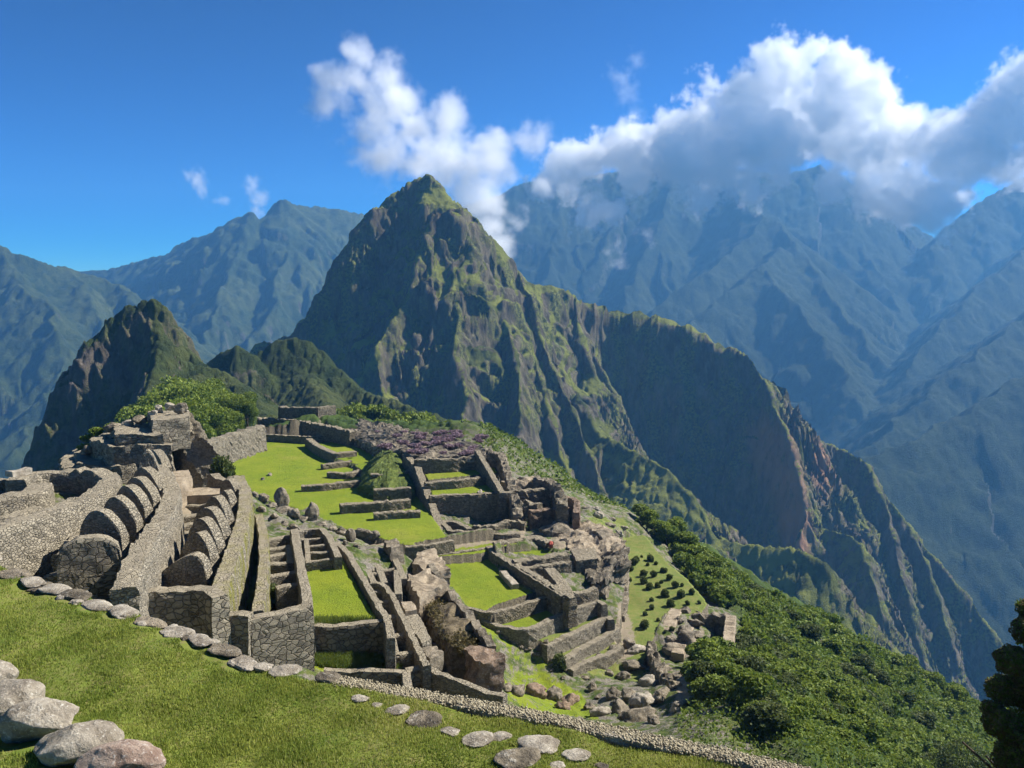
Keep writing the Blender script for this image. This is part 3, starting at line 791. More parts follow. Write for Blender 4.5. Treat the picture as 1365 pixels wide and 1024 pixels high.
slab(None, [(560,864),(582,860),(590,872),(572,880)], -21.4, 3.0, M_ROCK, Oc, 'boulder_block', jag=0.2)
wall(None, [(585,690,-21),(590,700,-21)], -21, 0.8, 1.0, M_ROCK, Oc, 'rock_rim', 0.2) if False else None
slab(None, [(483,712),(508,709),(516,722),(520,732),(505,738),(486,728)], -20.2, 3.0, M_ROCK, Oc, 'upper_rock', jag=0.35) if False else None
slab('upright dark stone block at the corner of the plaza wall', [(512,722),(528,720),(538,728),(522,733)], -19.8, 3.0, M_ROCK, None, 'standing_stone', 'stone', 0.25)

# ------------------------------------------------------------------ plaza and its terraces
slab('grassy mound rising between the plaza stubs and the terraced block', [(478,648),(486,622),(505,606),(535,604),(556,630),(552,656),(515,662)], -30.9, 1.5, M_FAR2 if False else M_MOUND, None, 'grass_mound', 'mound', 0.5, dome=3.0)
wall('low wall closing the near side of the plaza', [(540,728),(570,726),(604,720)], -31.6, 0.8, 2.2, M_FAR2, None, 'plaza_wall', 0.1)
T = hall('stone_temple', 'dark roofless rectangular temple on the platform at the head of the plaza', (410, 556), -28.5, 'temple')
wall(None, [(374,543),(422,543)], -25.4, 1.2, 3.2, M_FAR2, T, 'front_wall', 0.12)
wall(None, [(422,543),(446,540.5)], -25.4, 1.2, 3.2, M_FAR2, T, 'side_wall', 0.12)
wall(None, [(374,543),(380,541)], -25.4, 1.2, 3.2, M_FAR2, T, 'side_wall', 0.12)
wall('tall dark platform wall under the temple at the head of the plaza', [(345,557),(392,559),(430,566),(470,575)], -28.0, 1.5, 5.0, M_FAR2, None, 'platform_wall', 0.3)
wall('low straight wall at the foot of the temple platform', [(338,578),(380,580),(412,582),(445,580)], -30.4, 1.0, 2.4, M_FAR2, None, 'low_wall', 0.12)
wall('bent grey wall running out onto the plaza from the temple', [(411,584),(421,592),(432,598),(446,604),(474,601)], -30.2, 1.5, 2.4, M_FAR2, None, 'terrace_wall', 0.12)
for lb, px, z in (('first short dark wall stub on the plaza below the bent wall', [(429,619),(468,614)], -31.0), ('second dark wall stub on the plaza at the foot of the grassy mound', [(438,629),(460,631),(480,626)], -31.0),
                  ('long low wall reaching furthest left across the plaza', [(402,647),(430,646),(455,643),(485,640)], -31.0),
                  ('curved low wall at the foot of the terraces with a shadow on the lawn', [(453,672),(478,670),(494,670),(520,668),(546,665)], -30.6),
                  ('lowest short wall next to the stairway side', [(498,684),(525,682),(560,680)], -31.0),
                  ('upper terrace wall behind the grassy mound', [(492,593),(515,591),(535,592)], -29.6), ('middle terrace wall on the right of the mound', [(494,632),(520,631),(548,628)], -29.0),
                  ('lower terrace wall below the mound with grass on top', [(498,652),(520,651),(548,650)], -29.8)):
    wall(lb, px, z, 1.2, 1.9 if z < -30.5 else 2.6, M_FAR2, None, 'terrace_wall', 0.14, 'terrace walls beside the plaza')
Bl = hall('terrace_block', 'big square terraced block with two grass strips and a tall stone front', (620, 690), -34.5, 'terrace')
wall(None, [(572,661),(600,659),(640,658),(680,656)], -30.0, 1.0, 5.6, M_FAR2, Bl, 'front_wall', 0.15, batter=0.1)
wall(None, [(541,606,-26.8),(556,620,-27.6),(569,655,-30.0),(579,680,-31.6),(590,710,-33.0)], 0, 1.3, 6.0, M_FAR2, Bl, 'side_wall', 0.15)
wall(None, [(566,643),(610,640),(656,634)], -28.8, 1.0, 2.2, M_FAR2, Bl, 'middle_wall', 0.12)
wall(None, [(552,612),(600,611),(642,607)], -26.6, 1.2, 3.2, M_FAR2, Bl, 'back_wall', 0.2)
wall(None, [(636,600,-25.6),(652,626,-27.6),(670,657,-29.6)], 0, 1.0, 4.0, M_FAR2, Bl, 'side_wall', 0.12)
wall(None, [(642,598,-25.8),(668,604,-26.5),(680,640,-29.0),(690,684,-32)], 0, 1.4, 4.0, M_ROCK, Bl, 'side_wall', 0.5)
Rr = hall('ruined_house', 'cluster of broken brown house walls at the right end of the upper town', (720, 690), -34.5, 'ruin')
wall(None, [(673,655),(700,653),(740,650)], -30.0, 1.2, 3.4, M_FAR2, Rr, 'wall', 0.3)
wall(None, [(672,643),(695,640),(712,636),(728,640)], -29.4, 2.0, 2.0, M_TAN, Rr, 'wall', 0.3)
wall(None, [(712,637),(730,638),(742,645)], -29.0, 1.4, 2.2, M_ROCK, Rr, 'wall', 0.4)
wall(None, [(742,650),(748,664),(750,676)], -30.2, 1.5, 3.4, M_FAR2, Rr, 'wall', 0.6)
wall(None, [(684,671),(705,669),(720,672)], -31.0, 1.4, 2.4, M_FAR2, Rr, 'wall', 0.4)
wall(None, [(706,681),(730,679),(758,676)], -31.7, 1.2, 3.0, M_RED, Rr, 'wall', 0.2)
wall(None, [(756,662),(769,666),(768,684)], -31.0, 1.0, 4.2, M_RED, Rr, 'wall', 0.2)
wall(None, [(740,661),(756,662)], -31.0, 1.0, 3.4, M_FAR2, Rr, 'wall', 0.3)
slab('long smooth dark mound of stone in front of the broken houses', [(718,706),(730,702),(750,701),(764,706),(760,711),(735,712)], -33.4, 2.0, M_ROCK, None, 'stone_mound', 'mound', 0.3, dome=1.0)
wall('wavy broken wall below the tall terraced block', [(630,699),(645,701),(665,697),(682,693),(700,694)], -32.8, 0.9, 1.8, M_FAR2, None, 'broken_wall', 0.35)
Bx = hall('ruined_hut', 'small square roofless hut at the foot of the terraced block', (612, 715), -35, 'ruin')
wall(None, [(588,694),(602,708),(628,708),(650,704),(664,713),(692,710)], -32.5, 0.9, 2.8, M_FAR2, Bx, 'wall', 0.15)
wall(None, [(588,694),(612,696),(628,706)], -32.5, 0.9, 2.6, M_FAR2, Bx, 'wall', 0.15)
wall('long dark wall on the path above the second lawn', [(660,724),(690,719),(713,715),(733,722)], -33.0, 1.6, 2.2, M_FAR2, None, 'path_wall', 0.15)
wall('stone retaining wall at the back of the second lawn', [(566,741),(600,737),(630,733),(654,729)], -33.1, 0.8, 1.8, M_FAR2, None, 'retaining_wall', 0.12)
Cw = hall('curved_wall', 'long curved wall down the right side of the second lawn ending in a pillar', (705, 775), -35, 'wall')
wall(None, [(652,728),(662,738),(681,749),(704,765),(728,779),(752,794)], -32.9, 1.0, 2.8, M_FAR2, Cw, 'wall', 0.12)
wall(None, [(690,752),(715,768),(745,786),(764,797)], -32.8, 1.0, 3.4, M_FAR2, Cw, 'wall', 0.18)
wall(None, [(752,794),(764,795)], -32.9, 1.2, 3.4, M_FAR2, Cw, 'end_pillar', 0.12)
wall('straight double wall below the path ledge', [(684,747),(715,744),(756,736)], -32.7, 1.3, 1.9, M_FAR2, None, 'terrace_wall', 0.15)
wall('lower straight wall over the dark open rooms', [(688,757),(720,754),(760,748)], -33.2, 0.9, 2.6, M_FAR2, None, 'terrace_wall', 0.15)
wall('thick sloping wall standing between two dark open rooms', [(732,757,-33.2),(748,776,-33.4),(760,794,-33.5)], 0, 1.5, 3.0, M_FAR2, None, 'partition_wall', 0.15)
wall('short wall at the edge of the dark recess', [(764,790),(780,788),(794,783)], -33.6, 0.9, 2.8, M_FAR2, None, 'edge_wall', 0.15)
wall('fallen grey stone beam lying on the second lawn', [(670,760,-33.6),(687,779,-33.6)], 0, 0.9, 0.8, M_PALE, None, 'stone_beam', 0.08, cat='stone beam')
wall('curved retaining wall between the second and third lawns', [(618,808),(636,813),(655,817),(687,808),(728,795)], -34.0, 0.7, 2.0, M_FAR2, None, 'retaining_wall', 0.12)
for lb, px, z, h in (('topmost and tallest of the four curved terrace walls', [(645,826),(660,832),(690,839),(706,838),(743,820),(797,800),(806,806)], -34.9, 3.0), ('second from the top of the four curved terrace walls', [(726,860),(745,852),(775,838),(810,820),(815,826)], -36.4, 2.4),
                     ('third from the top of the four curved terrace walls', [(750,879),(771,865),(800,850),(824,836)], -37.7, 2.0), ('lowest of the four curved terrace walls', [(760,892),(785,879),(805,873),(828,862)], -38.6, 2.0)):
    wall(lb, px, z, 0.8, h, M_FINE, None, 'terrace_wall', 0.12, 'four curved terrace walls')

# the crag at the end of the terraces
K = hall('rock_crag', 'steep rocky crag with a dark recess and a tan ledge above the dotted lawn', (800, 770), -39, 'rock')
slab(None, [(738,712),(770,700),(800,700),(822,716),(832,732),(800,738),(765,735)], -33.6, 6.5, M_TAN, K, 'ledge', jag=0.8, taper=0.0, dome=0.5)
slab(None, [(800,716),(824,714),(833,732),(833,748),(812,752),(800,740)], -33.8, 7.5, M_ROCK, K, 'cliff', jag=1.1)
slab(None, [(772,735),(800,737),(812,760),(806,778),(786,770),(776,752)], -34.6, 5.5, M_ROCK, K, 'cliff', jag=1.1)
slab('small red cloth bundle lying on the tan ledge', [(731,723),(734,721),(737,723),(737,726),(732,726)], -32.9, 0.5, M_CLOTH, None, 'cloth_bundle', 'bundle', 0.1, dome=0.2)
slab(None, [(762,733),(793,731),(796,745),(768,748)], -33.2, 3.5, M_FAR2, K, 'ledge_wall', jag=0.2)
wall(None, [(832,730,-35.0),(834,752,-36.2),(833,790,-37.8),(829,824,-38.8)], 0, 0.8, 5.0, M_ROCK, K, 'rock_rim', 0.3)
gable((790,712), (812,722), -33.4, 1.0, 0.5, 2.0, 2.0, M_ROCK, K, 0.6, 'rock_fin')
# enclosure on the far lawn
En = hall('stone_enclosure', 'open stone enclosure full of rocks beyond the dotted lawn', (930, 850), -41, 'enclosure')
wall(None, [(888,842),(894,826),(901,812)], -39.2, 1.6, 1.6, M_TAN, En, 'wall', 0.1)
wall(None, [(900,812),(925,816),(950,818),(972,822)], -39.4, 1.4, 2.2, M_ROCK, En, 'wall', 0.4)
wall(None, [(974,820),(971,850),(967,888)], -39.0, 1.3, 3.0, M_TAN, En, 'wall', 0.12)
wall(None, [(903,870),(910,850),(917,835)], -39.8, 1.4, 1.2, M_TAN, En, 'wall', 0.12)
wall('curved low wall beside the dirt path', [(898,899),(912,898),(924,893)], -37.5, 1.0, 1.2, M_ROCK, None, 'low_wall', 0.15)
wall('crumbling stone line down the slope beside the mown lawn', [(868,856,-39.0),(870,870,-38.6),(880,888,-37.6),(896,910,-36.0)], 0, 1.0, 1.2, M_ROCK, None, 'stone_line', 0.5)
# stepped pyramid of rubble behind the gabled halls
Py = hall('stone_bastion', 'stepped bastion of piled stones topped with boulders behind the gabled halls', (190, 590), -15, 'ruin')
slab(None, [(100,603),(150,590),(226,594),(230,614),(160,622),(100,618)], -14.9, 5.5, M_BIG, Py, 'tier', jag=0.28, taper=0.05)
slab(None, [(118,586),(150,572),(222,577),(227,594),(150,597)], -13.3, 3.0, M_BIG, Py, 'tier', jag=0.28, taper=0.05)
slab(None, [(150,566),(206,565),(216,579),(153,580)], -12.3, 2.2, M_BIG, Py, 'tier', jag=0.28, taper=0.05)
slab(None, [(196,550),(247,546),(252,557),(203,562)], -11.2, 3.0, M_BIG, Py, 'tier', jag=0.2)
slab(None, [(238,549,-11.2),(252,548,-11.2),(280,590,-13.8),(298,622,-16.0),(268,640,-17.2),(243,604,-14.8),(228,572,-12.9)], 0, 7.0, M_ST, Py, 'wall_mass', jag=0.3, taper=0.15, dome=0.4)
slab(None, [(78,612),(104,597),(118,606),(112,622),(84,624)], -15.3, 3.0, M_BIG, Py, 'tier', jag=0.25, taper=0.1)
wall('stone parapet along the back of the plaza on the left', [(262,598),(290,583),(320,575),(348,566)], -22.0, 1.6, 4.5, M_FINE, None, 'parapet', 0.25)
wall('short wall beside the shrub at the end of the second gabled hall', [(282,632),(300,640),(318,634)], -15.6, 0.9, 3.0, M_ST, None, 'wall', 0.15)
# ------------------------------------------------------------------ grass terrace in the foreground
TZ = -5.0
EDGE = [(-400,660),(-120,722),(0,753),(60,777),(120,799),(200,829),(270,853),(340,882),(400,902),(440,912),(520,930),(600,945),(700,963),(800,984),(900,1004),(1000,1024),(1070,1040),(1200,1075),(1500,1160)]
_ed = np.array([G(a, b, TZ) for a, b in EDGE])
def edge_y(tx):                               # distance of the terrace edge in a given direction
    t = _ed[:, 0] / _ed[:, 1]
    return np.interp(tx, t, _ed[:, 1])
def tz(X, Y):
    return TZ + 0.10 * fbm(X / 2.2, Y / 2.2, 3, 91) + 0.03 * perlin(X * 2.1, Y * 2.1, 92)
def terrace():
    tx = np.linspace(-1.0, 0.9, 420); s = np.linspace(0, 1, 260)
    ye = edge_y(tx)
    Yg = ye[None, :] * (1 - s[:, None]) + 1.2 * s[:, None]; Xg = Yg * tx[None, :]
    Z = tz(Xg, Yg)
    sk = np.linspace(0.15, 9, 14)[:, None]
    Yk = ye[None, :] + 0.10 + sk * 0.12; Xk = Yk * tx[None, :]; Zk = Z[:1] - sk
    X = np.concatenate([Xk[::-1], Xg]); Y = np.concatenate([Yk[::-1], Yg]); Zz = np.concatenate([Zk[::-1], Z])
    m = NT('terrace_turf'); p = m.pos()
    n1 = m.noise(p, 0.9, 5, 0.6); n2 = m.noise(p, 9, 5, 0.7)
    c = m.mix(m.ramp(n1, 0.35, 0.65), (0.10, 0.145, 0.02), (0.16, 0.185, 0.035))
    c = m.mix(m.ramp(n2, 0.4, 0.7), c, (0.17, 0.155, 0.055))
    m.fin(c, 0.95, m.bump(n2, 0.7, 0.03))
    link('terrace_ground', np_mesh('terrace_ground', np.stack([X, Y, Zz], -1).reshape(-1, 3), grid_quads(*X.shape)), m.m, kind='structure')
terrace()
def grass_blades():
    rng = np.random.default_rng(4)
    n = 330000
    # denser near the eye, because blades there show larger
    tx = rng.uniform(-0.72, 0.46, n); ye = edge_y(tx)
    y = 6.2 + (ye - 6.2) * rng.uniform(0, 1, n) ** 0.85
    k = (ye > 6.3) & (y < ye - 0.02)
    x = tx * y; x, y = x[k], y[k]
    dens = fbm(x / 0.9, y / 0.9, 3, 61)
    k = rng.uniform(-0.9, 0.9, len(x)) < dens + 0.55; x, y = x[k], y[k]; dens = dens[k]
    for (a, b, r) in BARE:                     # no blades through the stones
        k = (x - a) ** 2 + (y - b) ** 2 > r * r
        x, y, dens = x[k], y[k], dens[k]
    m = len(x); z = tz(x, y)
    h = rng.uniform(0.015, 0.045, m) * (1 + 0.5 * np.clip(dens, -0.5, 1)); wd = rng.uniform(0.004, 0.008, m)
    a = rng.uniform(0, 2 * np.pi, m); lean = rng.uniform(0.1, 0.7, m) * h; b = rng.uniform(0, 2 * np.pi, m)
    dx, dy = np.cos(a) * wd, np.sin(a) * wd; lx, ly = np.cos(b) * lean, np.sin(b) * lean
    V = np.zeros((m, 4, 3))
    V[:, 0] = np.stack([x - dx, y - dy, z - 0.01], 1); V[:, 1] = np.stack([x + dx, y + dy, z - 0.01], 1)
    V[:, 2] = np.stack([x + lx + dx * .25, y + ly + dy * .25, z + h], 1); V[:, 3] = np.stack([x + lx - dx * .25, y + ly - dy * .25, z + h], 1)
    Q = np.arange(m * 4).reshape(m, 4)
    mt = NT('grass_blades'); p = mt.pos()
    n1 = mt.noise(p, 0.8, 4, 0.6); at = mt.attr('tone')
    c = mt.mix(mt.ramp(n1, 0.36, 0.64), (0.22, 0.275, 0.045), (0.34, 0.37, 0.075))
    c = mt.mix(mt.ramp(at, 0.55, 1.0, 0, 0.8), c, (0.55, 0.49, 0.22)); c = mt.mix(mt.ramp(at, 0.35, 0.0, 0, 0.6), c, (0.11, 0.165, 0.025))
    mt.fin(c, 0.7); tr = mt.n('ShaderNodeBsdfTranslucent'); mt.put(tr.inputs['Color'], c)
    mx = mt.n('ShaderNodeMixShader'); mx.inputs[0].default_value = 0.4
    mt.l(mt.b.outputs[0], mx.inputs[1]); mt.l(tr.outputs[0], mx.inputs[2]); mt.l(mx.outputs[0], mt.out.inputs['Surface'])
    tone = np.repeat(np.clip(rng.uniform(0, 1, m) * 0.8 + 0.35 * fbm(x / 2.5, y / 2.5, 3, 15) + 0.22 * (x + 2) / 4, 0, 1), 4)
    link('grass', np_mesh('grass', V.reshape(-1, 3), Q, {'tone': tone}), mt.m, kind='stuff')

# ------------------------------------------------------------------ stones
def rock_mesh(name, seed, sub=4, ax=(1, 1, 0.75), rough=0.22, cuts=5, smooth=True):
    bm = bmesh.new(); bmesh.ops.create_icosphere(bm, subdivisions=sub, radius=1.0)
    V = np.array([v.co[:] for v in bm.verts]); rng = np.random.default_rng(seed)
    for _ in range(cuts):
        n = rng.normal(size=3); n /= np.linalg.norm(n); dlim = rng.uniform(0.6, 0.85)
        t = V @ n; k = t > dlim; V[k] -= n * ((t[k] - dlim) * 0.85)[:, None]
    r = 1 + rough * fbm3(V[:, 0] * 1.3 + seed, V[:, 1] * 1.3, V[:, 2] * 1.3, 4, seed, 0.5)
    V *= r[:, None]; V *= np.array(ax)
    for v, c in zip(bm.verts, V): v.co = c
    me = bpy.data.meshes.new(name); bm.to_mesh(me); bm.free()
    me.polygons.foreach_set('use_smooth', np.full(len(me.polygons), smooth)); me.update()
    return me
_rm = {}
def rock(name, label, loc, size, mat, seed=0, rz=0.0, ax=(1, 1, .75), group=None, cat='stone', rough=0.22, cuts=5, sub=4, tilt=0.0):
    key = (seed % 7, tuple(ax), mat.name, rough, sub)
    if key not in _rm:
        me = rock_mesh(name, seed % 7 + 3, sub, ax, rough, cuts); me.materials.append(mat); _rm[key] = me
    o = bpy.data.objects.new(name, _rm[key]); C.objects.link(o)
    o.location = tuple(float(c) for c in loc); o.scale = (size, size, size); o.rotation_euler = (tilt, tilt * .5, rz)
    o['label'] = label; o['category'] = cat
    if group: o['group'] = group
    return o
BARE = []
def ts(name, label, px, py, wpx, mat, seed, ax, group, rz, up=0.3, tilt=0.0, cuts=5, rough=0.2, sub=4):
    c = G(px, py, TZ); d = c[1]; r = wpx / 2 * d / FPX / 1.0
    BARE.append((c[0], c[1], r * 0.9))
    return rock(name, label, (c[0], c[1], tz(np.array(c[0]), np.array(c[1])) + r * up), r, mat, seed, rz, ax, group, 'stone', rough, cuts, sub, tilt)
# coping stones of the wall in the bottom left corner
for i, (px, py, w_, lb) in enumerate(((-30,914,96,'small pale boulder cut by the left edge, uppermost of the corner boulders'), (8,948,104,'rounded boulder second from the top of the corner row'), (54,984,114,'large streaked boulder in the middle of the corner row'),
                                      (106,1012,116,'pale rounded boulder next to the lowest of the corner row'), (160,1042,118,'reddish boulder lowest of the corner row'))):
    ts('boulder', lb, px, py, w_, M_PALE if i != 4 else rockmat('pale_red_rock', (0.18, 0.12, 0.09), (0.36, 0.28, 0.22), (0.55, 0.5, 0.44), 2.2), i, (1.0, 0.66, 0.5), 'boulders along the corner wall', 0.26, 0.35, 0.05, 5, 0.12, 5)
# flat stones along the edge
rr = random.Random(5)
ed = [(-20,752),(18,766),(45,778),(75,790),(100,799),(132,811),(165,822),(200,836),(236,849),(268,860),(300,872),(322,884)]
for i, (px, py) in enumerate(ed):
    ts('edge_stone', 'flat worn kerb stone in the row along the terrace edge', px, py - 3, 60, M_PALE if i % 3 != 1 else M_ROCK, i, (1.0, 0.55, 0.13), 'flat stones along the terrace edge', -0.62 + rr.uniform(-.15, .15), 0.07, 0.0, 4, 0.15)
for i in range(26):
    u_ = rr.uniform(-20, 335); q = np.interp(u_, [e[0] for e in ed], [e[1] for e in ed]) + rr.uniform(-7, 5)
    ts('edge_stone', 'small worn chip of stone wedged between the kerb stones', u_, q, rr.uniform(16, 34), M_PALE if i % 2 else M_ROCK, i + 3, (1.0, 0.7, 0.28), 'small stones wedged along the terrace edge', rr.uniform(-1.2, 0), 0.1, 0.0, 7, 0.2)
for i, (px, py, w_, lb) in enumerate(((350,886,34,'small pinkish flat stone beside the large pale one at the terrace edge'), (380,892,46,'large pale flat stone where the kerb row ends'), (437,907,40,'rounded grey stone half sunk at the start of the gravel strip'),
        (480,934,26,'small round stone at the top of the stepping stones'), (503,942,18,'tiny pale stone between two stepping stones'), (530,950,34,'dark rough stepping stone near the gravel strip'), (564,962,56,'broad pale stepping stone with a dark near side'),
        (600,978,32,'small dark stepping stone between two broad pale ones'), (637,988,48,'tall rounded stepping stone in the middle of the path'), (668,984,30,'thin dark flat stone touching the gravel side'),
        (690,1012,70,'largest grey stepping stone at the bottom edge'), (717,993,60,'long flat stepping stone beside the largest one'), (768,1006,40,'pale stepping stone standing apart on the right'),
        (742,1022,26,'small stone cut by the bottom edge'), (802,1016,24,'crumbled small stones at the right end of the stepping stones'))):
    ts('stepping_stone', lb, px, py, w_, M_PALE if i % 4 != 2 else M_ROCK, i + 2, (1.0, 0.8, 0.22), 'stepping stones in the grass', rr.uniform(-.6, .6), 0.10, 0.0, 4, 0.16)
# gravel strip on top of the terrace wall
strip = [(438,908),(520,922),(600,936),(700,954),(800,975),(900,996),(1000,1017),(1090,1038)]
wall('long low gravel topped wall edging the terrace at the right', strip, TZ + 0.02, 0.17, 1.2, M_PALE, None, 'gravel_wall', 0.02, ds=0.1)
def pebbles():
    rng = np.random.default_rng(9)
    pts = np.array([G(a, b, TZ) for a, b in strip]); s = np.concatenate([[0], np.cumsum(np.linalg.norm(np.diff(pts, axis=0), axis=1))])
    n = 13000; u = rng.uniform(0, s[-1], n)
    c = np.stack([np.interp(u, s, pts[:, k]) for k in range(3)], 1)
    tg = pts[-1] - pts[0]; nr = np.array([-tg[1], tg[0], 0]); nr /= np.linalg.norm(nr)
    off = np.clip(rng.normal(0, 0.055, n), -.15, .12)
    c += nr * off[:, None]; c[:, 2] = TZ + 0.02 + rng.uniform(-0.005, 0.02, n) - 0.25 * np.clip(np.abs(off) - 0.18, 0, 1)
    bm = bmesh.new(); bmesh.ops.create_cube(bm, size=1); bmesh.ops.subdivide_edges(bm, edges=bm.edges[:], cuts=1, use_grid_fill=True)
    base = np.array([v.co[:] for v in bm.verts]); base /= np.linalg.norm(base, axis=1)[:, None] ** 0.6
    bm.verts.index_update(); F = np.array([[v.index for v in f.verts] for f in bm.faces]); bm.free()
    sz = rng.uniform(0.007, 0.020, (n, 1, 1)) * rng.uniform(0.6, 1.3, (n, 1, 3))
    a = rng.uniform(0, 6.28, n); ca, sa = np.cos(a)[:, None], np.sin(a)[:, None]
    V = base[None] * sz * (1 + rng.uniform(-.25, .25, (n, len(base), 1)))
    V = np.stack([V[..., 0] * ca - V[..., 1] * sa, V[..., 0] * sa + V[..., 1] * ca, V[..., 2]], -1) + c[:, None]
    Q = (F[None] + (np.arange(n) * len(base))[:, None, None]).reshape(-1, 4)
    mt = NT('pebble'); t = mt.attr('tone')
    mt.fin(mt.mix(t, (0.13, 0.11, 0.07), (0.40, 0.35, 0.24)), 0.9)
    link('gravel', np_mesh('gravel', V.reshape(-1, 3), Q, {'tone': np.repeat(rng.uniform(0, 1, n), len(base))}), mt.m, kind='stuff')
pebbles()
grass_blades()

# ------------------------------------------------------------------ rocks among the ruins
def on_ground(px, py, z0=-30.0):              # where the sight line through a pixel meets the ground
    r = ray(px, py)
    t = 25.0 / r[1]; last = t
    ds_ = np.linspace(22, 260, 900)
    Xs = r[0] / r[1] * ds_; Zs = r[2] / r[1] * ds_
    gzv = ground_z(Xs, ds_)[0]
    k = np.argmax(Zs < gzv)
    return np.array([Xs[k], ds_[k], gzv[k]])
def rocks(tab, label, group, mat, name='rock', ax=(1.2, .8, .8), cat='rock', rough=0.35, seed=1):
    for i, (px, py, w_) in enumerate(tab):
        c = on_ground(px, py); r = w_ / 2 * c[1] / FPX
        rock(name, label, (c[0], c[1], c[2] + r * 0.15), r, mat if not isinstance(mat, list) else mat[i % len(mat)], i + seed, rr.uniform(0, 6), ((1.3, .7, .6), (1, .9, .8), (.8, 1.2, .55))[i % 3] if ax == (1.2, .8, .8) else ax, group, cat, rough, 10, 4, rr.uniform(-.4, .4))
rocks([(800,880,14),(838,862,22),(818,872,18),(850,868,24),(868,884,26),(845,892,30),(880,905,30),(862,915,34),(832,905,22),(840,932,34),(818,928,26),(858,940,44),(882,930,30),(900,918,24),(828,948,36),(800,955,30),
       (786,946,20),(846,962,50),(872,966,28),(905,945,26),(888,895,22),(812,900,14),(790,920,16),(898,880,14)], 'grey jagged rock in the boulder field below the curved terraces', 'boulder field below the curved terraces', [M_ROCK, M_ROCK, M_ROCK, M_PALE])
rocks([(900,870,34),(918,862,38),(930,850,26),(940,870,30),(912,845,24),(948,838,24),(925,832,20),(955,858,18),(895,856,16),(940,826,18),(905,828,14)], 'dark jagged rock inside the stone enclosure', 'rocks inside the stone enclosure', [M_ROCK])
rocks([(690,925,28),(714,928,34),(738,930,32),(760,938,26),(676,920,18),(750,945,20)], 'big brown boulder in the row behind the gravel wall', 'boulders behind the gravel wall', [M_ROCK, M_RED], ax=(1.1, .8, .8))
rocks([(656,838,8),(664,846,9),(674,852,9),(684,858,10),(694,864,9),(704,868,10),(716,874,10),(728,878,9),(770,895,10),(780,905,12),(790,915,12),(760,888,9),(798,930,12),(750,905,8),(735,895,8)], 'small stone in the rubble line across the sloping lawn', 'rubble line across the sloping lawn', [M_ROCK])
rocks([(340,662,16),(352,668,18),(362,676,20),(378,682,20),(392,688,22),(404,694,18),(366,690,16),(350,682,14),(430,702,16),(444,706,18),(456,712,18),(470,714,20),(484,718,20),(498,722,18),(440,718,14),(460,726,14),(476,730,12),(380,700,14),(392,704,14),(333,676,12),(338,690,12)],
      'small weathered rock in the rubble band along the near edge of the plaza', 'rubble band along the plaza', [M_ROCK])
for px, py, w_, lb in ((375,676,26,'tall pointed grey stone in the rubble band beside the plaza'), (416,694,24,'upright rounded standing stone in the rubble band'), (467,722,18,'squared brown stone leaning by the rubble band')):
    c = on_ground(px, py); r = w_ / 2 * c[1] / FPX
    rock('standing_stone', lb, (c[0], c[1], c[2] + r * .7), r, M_ROCK, px, 0.4, (0.8, .6, 1.3), None, 'stone', 0.18, 6)
rocks([(360,634,9),(350,640,7),(300,605,12),(315,598,8)], 'small dark rock lying on the plaza grass', 'loose rocks on the plaza', [M_ROCK])
rocks([(742,700,12),(752,692,12),(770,690,14),(785,700,14),(798,690,16),(812,702,16),(824,712,14),(806,712,14),(795,680,12),(780,678,10),(735,706,10),(816,694,12),(832,706,12)], 'pale rock on the ledge at the end of the upper town', 'rocks on the end ledge', [M_PALE, M_ROCK])
rocks([(640,672,10),(690,690,12),(700,694,12),(684,700,12),(712,690,10),(664,706,8),(745,668,10),(748,656,10),(676,648,10),(694,655,9)], 'fallen building stone among the broken house walls', 'fallen stones among the broken houses', [M_PALE, M_ROCK])
rocks([(610,806,14),(622,836,18),(600,826,14),(640,846,16),(586,812,12),(612,856,14),(646,858,10),(594,846,12)], 'loose rock on the straw covered slope of the outcrop', 'loose rocks on the outcrop', [M_ROCK, M_PALE])
for px, py, d, w_ in ((212,546,79,16),(226,542,79,14),(240,545,78,20),(205,552,78,14),(186,560,78,18),(170,566,78,16),(150,570,78,20),(160,580,77,20),(190,578,77,24),(178,588,77,24),(205,590,77,20),(140,592,77,22),(120,600,76,22),(165,604,76,24),(200,606,76,22)):
    c = P(px, py, d); r = w_ / 2 * d / FPX
    rock('rock', 'boulder piled on the stepped bastion', (c[0], c[1], c[2]), r, M_ROCK if w_ > 16 else M_PALE, px, rr.uniform(0, 6), (1.2, .8, .7), 'boulders piled on the bastion', 'rock', 0.3, 6)
rocks([(28,760,26),(50,752,24),(62,742,22),(85,728,22),(100,716,18),(72,756,20)], 'rough fallen block at the foot of the curved hall', 'fallen blocks by the curved hall', [M_ROCK], ax=(1, .8, .9))
# ------------------------------------------------------------------ plants
def leafmat(name, a, b, hi):
    m = NT(name); p = m.pos()
    oi = m.n('ShaderNodeObjectInfo').outputs['Random']
    n = m.noise(p, 0.9, 4, 0.65)
    c = m.mix(m.ramp(n, 0.35, 0.65), a, b)
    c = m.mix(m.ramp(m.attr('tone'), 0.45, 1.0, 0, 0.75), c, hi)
    c = m.mix(m.math('MULTIPLY', oi, 0.35), c, m.mix(0.5, a, hi))
    m.fin(c, 0.65)
    m.b.inputs['Specular IOR Level'].default_value = 0.25
    tr = m.n('ShaderNodeBsdfTranslucent'); m.put(tr.inputs['Color'], c)
    mx = m.n('ShaderNodeMixShader'); mx.inputs[0].default_value = 0.38
    m.l(m.b.outputs[0], mx.inputs[1]); m.l(tr.outputs[0], mx.inputs[2]); m.l(mx.outputs[0], m.out.inputs['Surface'])
    return m.m
M_LEAF = leafmat('green_leaves', (0.055, 0.10, 0.014), (0.125, 0.185, 0.022), (0.27, 0.32, 0.045))
